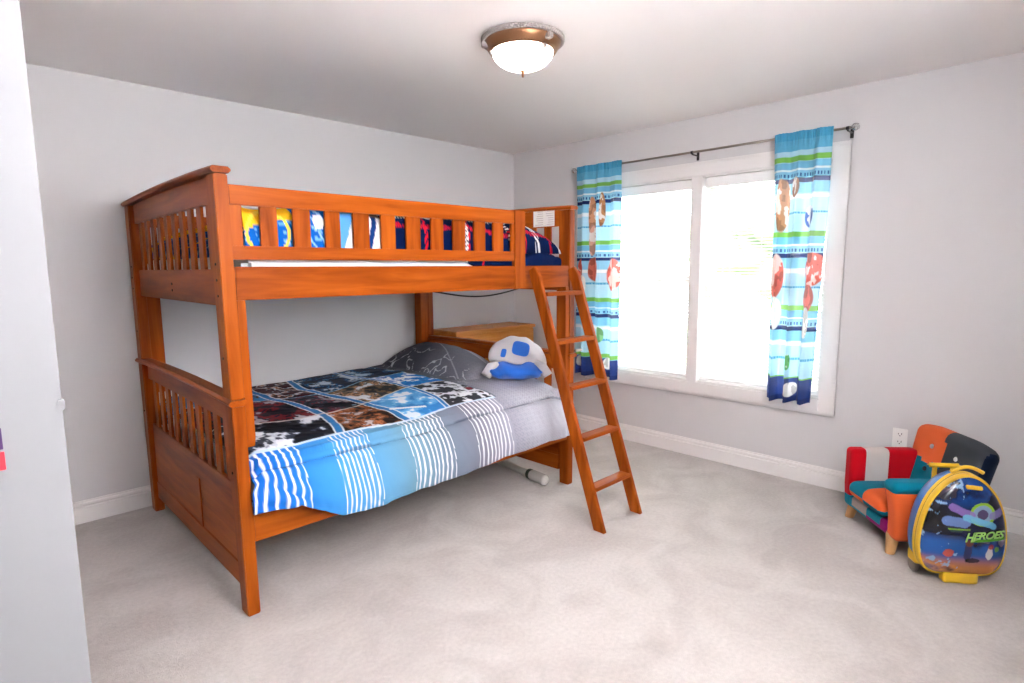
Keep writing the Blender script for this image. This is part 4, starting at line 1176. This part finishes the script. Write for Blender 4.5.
    for s in (-1, 1):
        b = sub_box(s * 0.132 - 0.026, s * 0.132 + 0.026, 0.092, 0.165, 0.045, 0.105, 0.016)
        t.part('wheel_housing', b, yel, local=True, smooth=True)
        b = lathe_bm([(0.0, -0.013), (0.026, -0.013), (0.032, -0.009), (0.032, 0.009), (0.026, 0.013), (0.0, 0.013)], 28, (s * 0.140, 0.130, 0.032), 'x')
        t.part('wheel', b, dkp, local=True, smooth=True)
suitcase()

# ------------------------------------------------------------------ light
w = bpy.data.worlds.new('sky'); SC.world = w; w.use_nodes = True
bg = w.node_tree.nodes['Background']; bg.inputs['Color'].default_value = (0.94, 0.97, 1.0, 1); bg.inputs['Strength'].default_value = 13.0
def area(name, loc, rot, sx, sy, power, col=(1, 1, 1), portal=False):
    l = bpy.data.lights.new(name, 'AREA'); l.shape = 'RECTANGLE'; l.size = sx; l.size_y = sy; l.energy = power; l.color = col
    o = bpy.data.objects.new(name, l); COL.objects.link(o); o.location = loc; o.rotation_euler = rot
    if portal: l.cycles.is_portal = True
    return o
area('window_portal', (0.18, -1.84, 1.30), (0, R(90), 0), 1.5, 1.8, 1, portal=True)
def point(name, loc, power, col, rad):
    l = bpy.data.lights.new(name, 'POINT'); l.energy = power; l.color = col; l.shadow_soft_size = rad
    o = bpy.data.objects.new(name, l); COL.objects.link(o); o.location = loc
    return o
area('hall_fill', (-4.55, -4.45, 2.38), (R(0), 0, 0), 0.5, 0.5, 3, (1.0, 0.97, 0.95))  # unseen fill light added in the hall to brighten the door jamb
# the photographer's flash, bounced off the wall beside the doorway
fl = bpy.data.lights.new('bounce_flash', 'SPOT'); fl.energy = 2050; fl.spot_size = R(74); fl.spot_blend = 0.8; fl.shadow_soft_size = 0.06; fl.color = (0.985, 0.985, 1.0)
fo = bpy.data.objects.new('bounce_flash', fl); COL.objects.link(fo); fo.location = (-3.1, -3.15, 1.5)
fo.rotation_euler = (Vector((-2.85, -4.15, 1.9)) - Vector(fo.location)).to_track_quat('-Z', 'Y').to_euler()

# ------------------------------------------------------------------ camera
cam = bpy.data.cameras.new('camera'); co = bpy.data.objects.new('camera', cam); COL.objects.link(co)
f, yaw, pitch, roll = 580.533182, 0.787408923, 0.125511689, -0.00676035962
dv = Vector((math.cos(pitch) * math.cos(yaw), math.cos(pitch) * math.sin(yaw), -math.sin(pitch)))
r = Vector((math.sin(yaw), -math.cos(yaw), 0)); u = r.cross(dv)
r2 = math.cos(roll) * r + math.sin(roll) * u; u2 = r2.cross(dv)
mt = Matrix((r2, u2, -dv)).transposed().to_4x4(); mt.translation = Vector((-3.92008979, -3.90095999, 1.39794371))
co.matrix_world = mt
cam.sensor_fit = 'HORIZONTAL'; cam.sensor_width = 36; cam.lens = f * 36 / 1024; cam.clip_start = 0.02
SC.camera = co
SC.cycles.sample_clamp_indirect = 0.0
SC.view_settings.view_transform = 'Standard'; SC.view_settings.look = 'None'
SC.view_settings.exposure = 0.24; SC.view_settings.gamma = 1.0; SC.view_settings.use_curve_mapping = False
